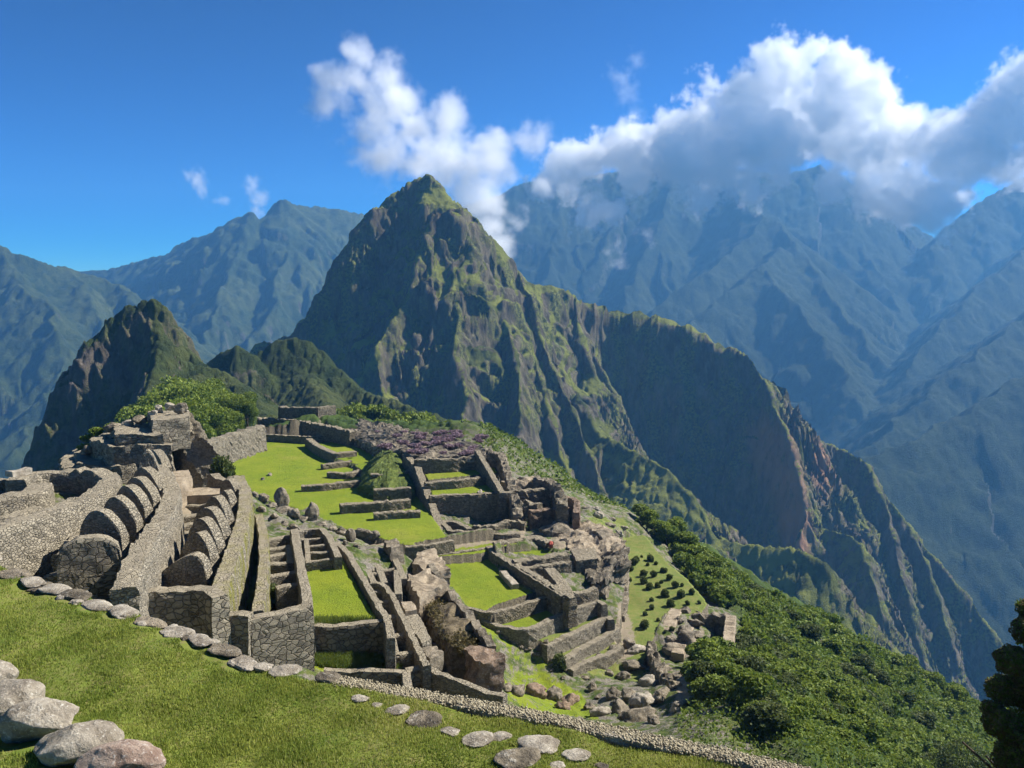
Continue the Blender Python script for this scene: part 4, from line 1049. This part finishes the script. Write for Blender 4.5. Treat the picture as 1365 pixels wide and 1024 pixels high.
M_LEAFD = leafmat('dark_leaves', (0.028, 0.050, 0.010), (0.060, 0.090, 0.018), (0.13, 0.15, 0.035))
M_STRAW = leafmat('dry_leaves', (0.06, 0.05, 0.02), (0.14, 0.115, 0.045), (0.26, 0.21, 0.09))
M_PURP = leafmat('purple_scrub', (0.085, 0.06, 0.07), (0.20, 0.13, 0.16), (0.40, 0.28, 0.31))
M_BARK = rockmat('bark', (0.05, 0.04, 0.03), (0.13, 0.10, 0.07), (0.18, 0.15, 0.11), 3)
def leaves(c, n, size, rng, up=0.35):
    """n leaf quads centred on c (n,3)"""
    d = rng.normal(size=(n, 3)); d[:, 2] += up; d /= np.linalg.norm(d, axis=1)[:, None]
    u = np.cross(d, rng.normal(size=(n, 3))); u /= np.linalg.norm(u, axis=1)[:, None] + 1e-9
    v = np.cross(d, u); s = (size * rng.uniform(0.6, 1.3, n))[:, None]
    V = np.stack([c - u * s - v * s * .55, c + u * s - v * s * .55, c + u * s + v * s * .55, c - u * s + v * s * .55], 1)
    return V.reshape(-1, 3), np.arange(n * 4).reshape(n, 4)
def crown_pts(rng, lobes, n, shell=0.55):
    L = np.array(lobes); wgt = L[:, 3] ** 2; idx = rng.choice(len(L), n, p=wgt / wgt.sum())
    v = rng.normal(size=(n, 3)); v /= np.linalg.norm(v, axis=1)[:, None]
    k = 1 + 0.28 * perlin3(v[:, 0] * 2.2 + idx, v[:, 1] * 2.2, v[:, 2] * 2.2, 3)
    r = L[idx, 3] * (shell + (1 - shell) * rng.uniform(0, 1, n) ** 0.5) * k
    c = L[idx, :3] + v * r[:, None] * np.array([1, 1, 0.85])
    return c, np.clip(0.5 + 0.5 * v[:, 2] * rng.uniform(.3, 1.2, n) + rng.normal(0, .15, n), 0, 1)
def tree_meshes(seed, h=5.0, w_=2.2, n=2600, leaf=0.16, mat=M_LEAF):
    rng = np.random.default_rng(seed)
    lobes = [(0, 0, h * .72, w_ * .62)]
    for i in range(9):
        a = rng.uniform(0, 6.28); rad = w_ * rng.uniform(.35, .75); z = h * rng.uniform(.35, .85)
        lobes.append((math.cos(a) * rad, math.sin(a) * rad, z, w_ * rng.uniform(.25, .48)))
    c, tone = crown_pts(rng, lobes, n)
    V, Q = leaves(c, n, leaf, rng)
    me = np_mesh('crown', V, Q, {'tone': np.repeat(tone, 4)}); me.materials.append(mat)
    VV = []; QQ = []; base = 0
    def limb(p0, p1, r0, r1):
        nonlocal base
        p0 = np.array(p0, float); p1 = np.array(p1, float); dr = p1 - p0; ux = np.cross(dr, [0.3, 0.1, 1]) if abs(dr[2]) < 1e9 else None
        ux = np.cross(dr, [1, 0.2, 0]); ux /= np.linalg.norm(ux) + 1e-9; uy = np.cross(dr, ux); uy /= np.linalg.norm(uy) + 1e-9
        k = 5
        for j in range(k):
            f = j / (k - 1); ce = p0 + dr * f + 0.05 * rng.normal(size=3) * (0 < j < k - 1); r = r0 + (r1 - r0) * f
            for q in range(7): VV.append(ce + r * (math.cos(q / 6 * 6.2832) * ux + math.sin(q / 6 * 6.2832) * uy))
        for j in range(k - 1):
            for q in range(6): QQ.append((base + j * 7 + q, base + j * 7 + q + 1, base + (j + 1) * 7 + q + 1, base + (j + 1) * 7 + q))
        base += k * 7
    limb((0, 0, -0.6), (0.1, 0, h * .6), 0.04 * h, 0.02 * h)
    for l in lobes[1:6]: limb((0.05, 0, h * .35), l[:3], 0.018 * h, 0.006 * h)
    mt = np_mesh('trunk', np.array(VV), np.array(QQ)); mt.materials.append(M_BARK)
    return me, mt
TR = [tree_meshes(100 + i) for i in range(5)]
TRF = [tree_meshes(300 + i, n=11000, leaf=0.065) for i in range(3)]
TRD = [tree_meshes(200 + i, mat=M_LEAFD) for i in range(3)]
def tree(label, group, x, y, z, s, rz, proto, sz=1.0, name='tree', cat='tree'):
    o = bpy.data.objects.new(name, None); C.objects.link(o); o.location = (x, y, z); o.scale = (s, s, s * sz); o.rotation_euler = (0, 0, rz)
    o['label'] = label; o['category'] = cat; o['group'] = group
    for nm, me in zip(('crown', 'trunk'), proto):
        c = bpy.data.objects.new(nm, me); C.objects.link(c); c.parent = o
rt = random.Random(11)
def proj(p):
    dd = cp * p[1] - sp_ * p[2]
    return CX + FPX * p[0] / dd, CY - FPX * (sp_ * p[1] + cp * p[2]) / dd
# trees on the steep right hand hillside, nearest (largest) ones as individual trees
HILL = [(880,712),(935,745),(1000,790),(1100,836),(1200,898),(1300,948),(1420,1000),(1420,1080),(1130,1080),(1050,1010),(1010,985),(985,950),(935,935),(925,905),(945,890),(985,880),(990,825),(948,806),(905,760)]
def inp(x, y, poly):
    return bool(inpoly(np.array([x]), np.array([y]), poly)[0])
cand = []
for i in range(9000):
    y = math.exp(rt.uniform(math.log(46), math.log(172))); x = y * rt.uniform(0.12, 0.75)
    cand.append((x, y))
cx_ = np.array(cand); cz = ground_z(cx_[:, 0], cx_[:, 1])[0]
hill_sites = []; cellset = {}
for (x, y), z in zip(cand, cz):
    u, v = proj((x, y, z))
    if not inp(u, v, HILL): continue
    s = 0.62 + 0.5 * rt.random() if y > 70 else 0.45 + 0.35 * rt.random()
    md = 1.9 * s * 1.15
    ok = True
    for a in range(int(x // 3) - 1, int(x // 3) + 2):
        for b in range(int(y // 3) - 1, int(y // 3) + 2):
            for q in cellset.get((a, b), ()):
                if (q[0] - x) ** 2 + (q[1] - y) ** 2 < md * md: ok = False
    if not ok: continue
    cellset.setdefault((int(x // 3), int(y // 3)), []).append((x, y)); hill_sites.append((y, x, z, s, u, v))
hill_sites.sort(key=lambda q: -q[3] / q[0])
for i, (y, x, z, s, u, v) in enumerate(hill_sites[:290]):
    pr = TR[i % 5] if rt.random() < 0.75 else TRD[i % 3]
    tree('bushy green tree crowded among others on the steep hillside right of the path', 'trees covering the right hillside', x, y, z - 0.3, s, rt.uniform(0, 6.28), pr, rt.uniform(0.6, 0.9))
def forest_rest():
    rng = np.random.default_rng(3)
    rest = hill_sites[290:]
    Vs = []; T = []
    for (y, x, z, s, u, v) in rest:
        w_ = 2.1 * s; lobes = [(0, 0, 2.2 * s, w_ * .7)] + [(rng.uniform(-1, 1) * w_ * .6, rng.uniform(-1, 1) * w_ * .6, rng.uniform(.8, 2.8) * s, w_ * rng.uniform(.3, .5)) for _ in range(5)]
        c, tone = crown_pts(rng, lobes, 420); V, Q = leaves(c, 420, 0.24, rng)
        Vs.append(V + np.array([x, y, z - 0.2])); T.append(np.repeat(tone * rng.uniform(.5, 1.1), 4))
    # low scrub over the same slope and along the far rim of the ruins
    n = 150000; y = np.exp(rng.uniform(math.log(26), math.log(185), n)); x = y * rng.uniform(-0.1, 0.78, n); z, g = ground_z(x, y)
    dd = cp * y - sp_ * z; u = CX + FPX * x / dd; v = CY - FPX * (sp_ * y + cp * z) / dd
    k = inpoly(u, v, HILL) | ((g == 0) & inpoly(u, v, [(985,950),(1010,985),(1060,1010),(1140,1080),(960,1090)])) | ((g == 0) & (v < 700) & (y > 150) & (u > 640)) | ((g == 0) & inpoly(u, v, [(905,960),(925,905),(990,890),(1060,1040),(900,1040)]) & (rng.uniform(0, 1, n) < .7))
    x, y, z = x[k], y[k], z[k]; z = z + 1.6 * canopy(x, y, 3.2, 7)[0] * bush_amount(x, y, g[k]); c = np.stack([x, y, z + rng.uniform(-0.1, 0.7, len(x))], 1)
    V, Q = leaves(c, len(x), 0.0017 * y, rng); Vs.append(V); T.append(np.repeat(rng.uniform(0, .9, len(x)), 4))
    V = np.concatenate(Vs); Q = np.arange(len(V)).reshape(-1, 4)
    link('forest', np_mesh('forest', V, Q, {'tone': np.concatenate(T)}), M_LEAF, kind='stuff')
    return len(rest)
forest_rest()

def bush_mesh(seed, r, n, leaf, mat, flat=0.75):
    rng = np.random.default_rng(seed)
    lobes = [(0, 0, r * .6, r * .8)] + [(rng.uniform(-1, 1) * r * .6, rng.uniform(-1, 1) * r * .6, r * rng.uniform(.2, .9), r * rng.uniform(.3, .5)) for _ in range(5)]
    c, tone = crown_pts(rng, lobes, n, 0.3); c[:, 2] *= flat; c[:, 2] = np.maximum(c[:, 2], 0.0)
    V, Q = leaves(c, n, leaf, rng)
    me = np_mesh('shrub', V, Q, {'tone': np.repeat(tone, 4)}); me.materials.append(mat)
    return me
BU = [bush_mesh(i, 1.0, 1500, 0.09, M_LEAF) for i in range(3)]
BD = [bush_mesh(i + 10, 1.0, 1500, 0.09, M_LEAFD, 1.0) for i in range(3)]
def bush(label, loc, s, me, group=None, sz=1.0, name='shrub', cat='shrub'):
    o = bpy.data.objects.new(name, me); C.objects.link(o); o.location = tuple(float(c) for c in loc); o.scale = (s, s, s * sz); o.rotation_euler = (0, 0, rt.uniform(0, 6.28))
    o['label'] = label; o['category'] = cat
    if group: o['group'] = group
    return o
for a, b in ((248,318),(305,335),(226,360),(376,365),(285,388),(333,390),(411,403),(210,420),(284,421),(371,422),(438,442),(472,437),(352,440),(313,453),(388,488),(467,492),(520,475),(323,508),(498,524),(415,532),(324,548),(292,578),(355,605),(290,643),(317,312),(390,368),(275,295),(555,522),(390,668),(423,655),(240,330),(345,330)):
    c = on_ground(780 + a / 3.656, 660 + b / 3.656 + 3)
    bush('small dark round shrub dotted on the mown lawn', c, 0.50 * rt.uniform(.5, 1.4), BD[a % 3], 'round shrubs dotted on the mown lawn', 1.25)
def gbush(label, px, py, w_, me, sz=1.0, group=None, name='shrub'):
    c = on_ground(px, py); return bush(label, c, w_ / 2 * c[1] / FPX, me, group, sz, name)
c = G(362, 808, -19.6); bush('dark green shrub filling the near cell of the walled room', c, 0.95, BD[0], None, 1.2)
c = G(297, 640, -16.6); bush('grey green shrub growing over the end of the second gabled hall', c, 1.35, BD[1], None, 1.3)
gbush('dark shrub at the end of the rubble line', 746, 893, 26, BD[2], 1.3)
gbush('green bush hanging in the dark recess of the crag', 810, 765, 30, BU[0])
gbush('grassy green bush on the mound beside the plaza terraces', 530, 600, 40, BU[1], 0.8)
gbush('pale green bush on the slope behind the mound', 462, 586, 34, BU[2], 0.6)
# bushes behind the bastion and at the head of the plaza
for i, (px, py, d, r) in enumerate(((225,550,190,4),(245,532,200,5),(262,538,190,5),(280,550,180,5),(298,545,185,5),(315,552,180,5),(330,556,180,4.5),(270,560,170,5),(250,556,165,5),(290,568,170,4.5),(310,570,172,4),(232,560,160,4),(212,536,195,4),(240,516,215,4),(275,526,210,4))):
    c = P(px, py, d); g = gz(c[0], c[1]); hh = max(4.0, c[2] + r - g)
    tree('leafy bright green tree standing behind the bastion and parapet', 'bright green trees behind the bastion', c[0], c[1], g + hh * .25, hh / 5.0 * .75, rt.uniform(0, 6), TRF[i % 3], 1.0)
for i, (px, py, d, r) in enumerate(((455,558,225,3),(475,552,230,4),(500,556,225,4),(520,562,220,4),(545,566,215,4),(570,570,212,4),(595,574,210,3.5),(615,580,205,3.5),(480,566,215,3),(512,572,210,3),(550,576,205,3),(640,592,200,3),(660,600,195,3))):
    c = P(px, py, d); g = gz(c[0], c[1]); hh = max(3.0, c[2] + r - g)
    tree('light green tree at the rim behind the upper terraces', 'light green trees on the rim behind the terraces', c[0], c[1], g, min(hh, 14) / 5.0, rt.uniform(0, 6), TR[i % 5], 1.0)
for i, (px, py, d, s) in enumerate(((862,728,140,1.0),(872,740,138,.9),(888,752,135,1.1),(900,745,140,1.3),(915,760,135,1.2),(855,715,145,.9),(925,775,128,1.2),(940,790,122,1.3),(955,800,118,1.2),(968,812,112,1.1))):
    c = P(px, py, d); g = gz(c[0], c[1])
    tree('dense green tree along the rim of the mown lawn', 'trees along the rim of the mown lawn', c[0], c[1], g - .3, s, rt.uniform(0, 6), TR[i % 5], 0.8)
# tufts at the foot of the bastion
for i, (px, py) in enumerate(((118,582),(128,572),(150,566),(112,594),(135,580))):
    c = P(px, py, 80); bush('bright green tuft clinging to the left side of the bastion', c - np.array([0, 0, .5]), 0.9, BU[i % 3], 'green tufts on the bastion', 0.8, 'tuft', 'plant')
# dark unlit tree at the right edge, close to the eye
def edge_tree():
    rng = np.random.default_rng(77)
    lob = [(1350,880,15,.32),(1375,840,15,.34),(1340,920,15,.33),(1385,920,14.8,.5),(1335,965,14.6,.32),(1380,1000,14.4,.5),(1350,1010,14.4,.34),(1420,880,14.8,.6),(1372,812,15.2,.22),(1420,1060,14.4,.6),(1322,945,14.8,.18),(1440,960,14.6,.7),(1345,1060,14.3,.35)]
    L = [(*P(a, b, d), r) for a, b, d, r in lob]; base = P(1400, 1180, 14.5)
    c, tone = crown_pts(rng, L + [(*P(1400, 960, 14.8), .7), (*P(1360, 985, 14.6), .42), (*P(1395, 860, 15.0), .45)], 60000, 0.2)
    V, Q = leaves(c, len(c), 0.024, rng, 0.1)
    t = thing('tree', 'near dark bushy tree with straw coloured tips cut by the right edge', 'tree', base)
    me = np_mesh('crown', V - base, Q, {'tone': np.repeat(tone, 4)}); link('crown', me, M_LEAF, t)
    c, tone = crown_pts(rng, L[:7] + [L[8], L[10]], 16000, 0.95); V, Q = leaves(c * 1.0, len(c), 0.022, rng, 0.2)
    link('dry_tips', np_mesh('dry_tips', V - base, Q, {'tone': np.repeat(tone, 4)}), M_STRAW, t)
    link('trunk', tree_meshes(5, 3.2)[1], M_BARK, t)
edge_tree()
c = P(1292, 908, 75); g = gz(c[0], c[1])
tree('dark rounded tree on the hillside below the near right tree', 'single dark hillside tree', c[0], c[1], g, min(9, max(5, c[2] - g + 3)) / 5.0, 1.0, tree_meshes(310, n=11000, leaf=0.05, mat=M_LEAFD), 1.0)

# purple scrub and grey sticks over the rubble behind the terraced block
rng = np.random.default_rng(21); nb = 0
for i in range(44):
    px = rng.uniform(500, 642); py = rng.uniform(574, 604) ; d = 0
    c = G(px, py, -26.0); r = rng.uniform(0.6, 1.6)
    if i == 0: PM = [bush_mesh(30 + k, 1.0, 500, 0.13, M_PURP, .6) for k in range(3)]
    bush('purple brown shrub on the rubble above the terraced block', c - np.array([0, 0, r * .4]), r, PM[i % 3], 'purple shrubs above the terraced block', 0.7)
slab('slope of grey rubble under the purple shrubs', [(455,578,-29.5),(480,560,-27.5),(545,572,-26.8),(640,596,-26.2),(645,610,-26.6),(560,612,-27.0),(480,590,-29.8)], 0, 3.0, M_ROCK, None, 'rubble_slope', 'rubble', 0.8)
# dry straw on the rocky slope of the outcrop
rng = np.random.default_rng(31); n = 16000
uu = rng.uniform(558, 652, n); vv = rng.uniform(788, 870, n); k = inpoly(uu, vv, [(566,800),(596,790),(634,834),(650,862),(618,870),(590,850)]); uu, vv = uu[k], vv[k]
c = np.array([G(a, b, -21.75) for a, b in zip(uu, vv)]) + rng.normal(0, .12, (len(uu), 3))
V, Q = leaves(c, len(c), 0.07, rng, 0.2)
link('dry_grass', np_mesh('dry_grass', V - np.array(Oc.location), Q, {'tone': np.repeat(rng.uniform(0, 1, len(c)), 4)}), M_STRAW, Oc, kind='stuff')
# tall grass on the ledge in front of the court
def tall_grass():
    rng = np.random.default_rng(8)
    n = 26000
    u = rng.uniform(388, 534, n); v = rng.uniform(868, 897, n)
    k = v > 866 + (np.abs(u - 460) / 75) ** 2 * 8; u, v = u[k], v[k]; n = len(u)
    pts = np.array([G(a, b, -21.3) for a, b in zip(u, v)]); x, y = pts[:, 0], pts[:, 1]
    z = ground_z(x, y)[0]
    h = rng.uniform(.15, .5, n); a = rng.uniform(0, 6.28, n); wd = 0.02; dx, dy = np.cos(a) * wd, np.sin(a) * wd; lx, ly = rng.normal(0, .12, n), rng.normal(0, .12, n)
    V = np.stack([np.stack([x - dx, y - dy, z], 1), np.stack([x + dx, y + dy, z], 1), np.stack([x + lx + dx * .3, y + ly, z + h], 1), np.stack([x + lx - dx * .3, y + ly, z + h], 1)], 1)
    link('tall_grass', np_mesh('tall_grass', V.reshape(-1, 3), np.arange(4 * n).reshape(n, 4), {'tone': np.repeat(rng.uniform(0, 1, n), 4)}), leafmat('long_grass', (0.07, 0.12, 0.016), (0.13, 0.19, 0.025), (0.24, 0.25, 0.06)), kind='stuff')
tall_grass()
# ------------------------------------------------------------------ clouds: real volumes grown from clusters of puffs
def cloud(name, blobs, d, depth, R, vox, dens, amp=1.0, seed=1, soft=0.6, nsc=1.0, aniso=0.0, warp=4.0):
    rng = np.random.default_rng(seed)
    k = d / FPX
    pts = []
    for px, py, r in blobs:
        n = int(14 + (r * k / R) ** 2 * 9)
        c = P(px, py, d) + np.array([0, rng.uniform(-.5, .5) * depth * 0.4, 0])
        rr = max(r * k - R * 0.9, R * 0.15)
        v = rng.normal(size=(n, 3)); v /= np.linalg.norm(v, axis=1)[:, None]
        v *= (rng.uniform(0, 1, (n, 1)) ** 0.4) * rr
        v[:, 1] *= min(1.6, depth / (r * k * 2))
        pts.append(c + v)
    pts = np.concatenate(pts)
    lo = pts.min(0) - R * 2.2; hi = pts.max(0) + R * 2.2
    cen = (lo + hi) / 2
    me = bpy.data.meshes.new(name); me.vertices.add(len(pts)); me.vertices.foreach_set('co', (pts - cen).astype(np.float32).ravel()); me.update()
    o = link(name, me, None, None, kind='stuff'); o.location = cen
    m = bpy.data.materials.new(name + '_vapour'); m.use_nodes = True; t = m.node_tree; t.nodes.clear()
    pv = t.nodes.new('ShaderNodeVolumePrincipled'); ou = t.nodes.new('ShaderNodeOutputMaterial')
    pv.inputs['Color'].default_value = (0.9995, 0.9995, 0.9995, 1); pv.inputs['Density'].default_value = dens
    pv.inputs['Anisotropy'].default_value = aniso
    t.links.new(pv.outputs[0], ou.inputs['Volume'])
    g = bpy.data.node_groups.new(name, 'GeometryNodeTree')
    g.interface.new_socket('Geometry', in_out='INPUT', socket_type='NodeSocketGeometry')
    g.interface.new_socket('Geometry', in_out='OUTPUT', socket_type='NodeSocketGeometry')
    N = g.nodes.new; L = g.links.new
    gi = N('NodeGroupInput'); go = N('NodeGroupOutput')
    vc = N('GeometryNodeVolumeCube')
    a, b = lo - cen, hi - cen
    vc.inputs['Min'].default_value = tuple(a); vc.inputs['Max'].default_value = tuple(b)
    for ax, nm in enumerate('XYZ'):
        vc.inputs['Resolution ' + nm].default_value = int((b[ax] - a[ax]) / vox)
    px_ = N('GeometryNodeProximity'); px_.target_element = 'POINTS'
    L(gi.outputs[0], px_.inputs[0])
    pos = N('GeometryNodeInputPosition')
    wn_ = N('ShaderNodeTexNoise'); wn_.noise_dimensions = '4D'; wn_.inputs['W'].default_value = seed + 0.5
    wn_.inputs['Scale'].default_value = 0.28 / R; wn_.inputs['Detail'].default_value = 4; wn_.inputs['Roughness'].default_value = 0.6
    L(pos.outputs[0], wn_.inputs['Vector'])
    vs = N('ShaderNodeVectorMath'); vs.operation = 'SUBTRACT'; L(wn_.outputs['Color'], vs.inputs[0]); vs.inputs[1].default_value = (.5, .5, .5)
    vk = N('ShaderNodeVectorMath'); vk.operation = 'SCALE'; L(vs.outputs[0], vk.inputs[0]); vk.inputs['Scale'].default_value = R * warp
    va = N('ShaderNodeVectorMath'); L(pos.outputs[0], va.inputs[0]); L(vk.outputs[0], va.inputs[1])
    L(va.outputs[0], px_.inputs['Sample Position'])
    def M(op, x, y, clamp=False):
        q = N('ShaderNodeMath'); q.operation = op; q.use_clamp = clamp
        for i, s_ in enumerate((x, y)):
            if isinstance(s_, (int, float)): q.inputs[i].default_value = s_
            elif s_ is not None: L(s_, q.inputs[i])
        return q.outputs[0]
    def NO(sc, det, rough, seed_):
        q = N('ShaderNodeTexNoise'); q.noise_dimensions = '4D'
        q.inputs['W'].default_value = seed_; q.inputs['Scale'].default_value = sc; q.inputs['Detail'].default_value = det; q.inputs['Roughness'].default_value = rough
        L(pos.outputs[0], q.inputs['Vector']); return q.outputs[0]
    n1 = NO(nsc * 0.35 / R, 7, 0.62, seed)
    dist = M('DIVIDE', px_.outputs['Distance'], R)
    n2 = NO(nsc * 1.5 / R, 6, 0.68, seed + 3)
    nn = M('ADD', M('MULTIPLY', M('SUBTRACT', n1, 0.5), 5.5 * amp), M('MULTIPLY', M('SUBTRACT', n2, 0.5), 4.0 * amp))
    f = M('SUBTRACT', M('ADD', 1.0, nn), dist)
    dn = M('DIVIDE', f, soft, True)
    L(dn, vc.inputs['Density'])
    sm = N('GeometryNodeSetMaterial'); sm.inputs['Material'].default_value = m
    L(vc.outputs[0], sm.inputs[0]); L(sm.outputs[0], go.inputs[0])
    md = o.modifiers.new('puffs', 'NODES'); md.node_group = g
    return o
cloud('cloud_bank', [(725,250,18),(760,225,30),(795,205,32),(850,200,42),(900,185,45),(930,150,36),(960,165,50),(1000,120,45),(1040,95,42),(1075,80,28),(1110,110,42),(1133,88,18),
      (1160,135,38),(1080,160,60),(1150,185,55),(1200,195,50),(1250,205,45),(1290,200,45),(1330,165,50),(1375,120,55),(1420,90,60),(1355,215,35),(1235,255,35),(1243,292,30),(1225,275,26),(1020,195,60),
      (960,215,45),(1000,240,18),(900,225,36),(850,230,25),(785,262,14),(800,285,8),(1105,250,14),(1190,245,38),(1300,262,14),(940,258,8)], 2200, 230, 38, 5.0, 0.036, 1.0, 3, 0.4, 1.0)
cloud('peak_cloud', [(480,75,24),(512,92,34),(470,95,24),(496,140,34),(515,195,34),(560,210,36),(590,235,34),(660,235,34),(630,262,30),(450,103,12),(480,125,28),(530,128,34),(500,168,36),(550,178,40),(520,215,30),(590,205,36),(605,165,14),(620,228,34),(570,240,34),
      (660,205,30),(695,188,24),(645,262,34),(652,300,24),(668,325,16),(688,292,8),(432,142,5),(715,195,12)], 1250, 120, 24, 2.6, 0.05, 0.75, 8, 1.6, 0.8)
cloud('small_cloud', [(262,240,12),(250,236,6),(268,258,10)], 2600, 60, 22, 5, 0.02, 1.0, 5, 1.6, 0.9)
cloud('small_cloud', [(338,246,9),(350,268,12),(345,282,10),(300,265,5)], 3400, 80, 26, 6, 0.015, 1.0, 6, 1.6, 0.9)
cloud('mist_wisp', [(845,85,10),(835,125,16),(840,160,20),(830,100,8)], 3100, 90, 34, 8, 0.010, 1.1, 7, 2.0, 0.8)
cloud('mist_wisp', [(690,295,12),(700,275,10),(780,270,12),(798,288,10),(820,330,7),(825,345,5),(860,316,3)], 3050, 60, 26, 6, 0.02, 1.1, 9, 2.0, 0.9)
# ------------------------------------------------------------------ haze
def haze(density=1.5e-4):
    me = bpy.data.meshes.new('haze')
    bm = bmesh.new()
    bmesh.ops.create_cube(bm, size=1.0)
    for v in bm.verts:
        v.co = ((-6500, 6500)[v.co.x > 0], (-400, 6500)[v.co.y > 0], (-1201, 880)[v.co.z > 0])
    bm.to_mesh(me); bm.free()
    m = bpy.data.materials.new('haze_air'); m.use_nodes = True
    t = m.node_tree; t.nodes.clear()
    v = t.nodes.new('ShaderNodeVolumePrincipled'); o = t.nodes.new('ShaderNodeOutputMaterial')
    v.inputs['Color'].default_value = (0.16, 0.46, 0.90, 1)
    v.inputs['Density'].default_value = density
    v.inputs['Anisotropy'].default_value = 0.2
    t.links.new(v.outputs[0], o.inputs['Volume'])
    o_ = link('haze', me, m, kind='stuff')
haze()
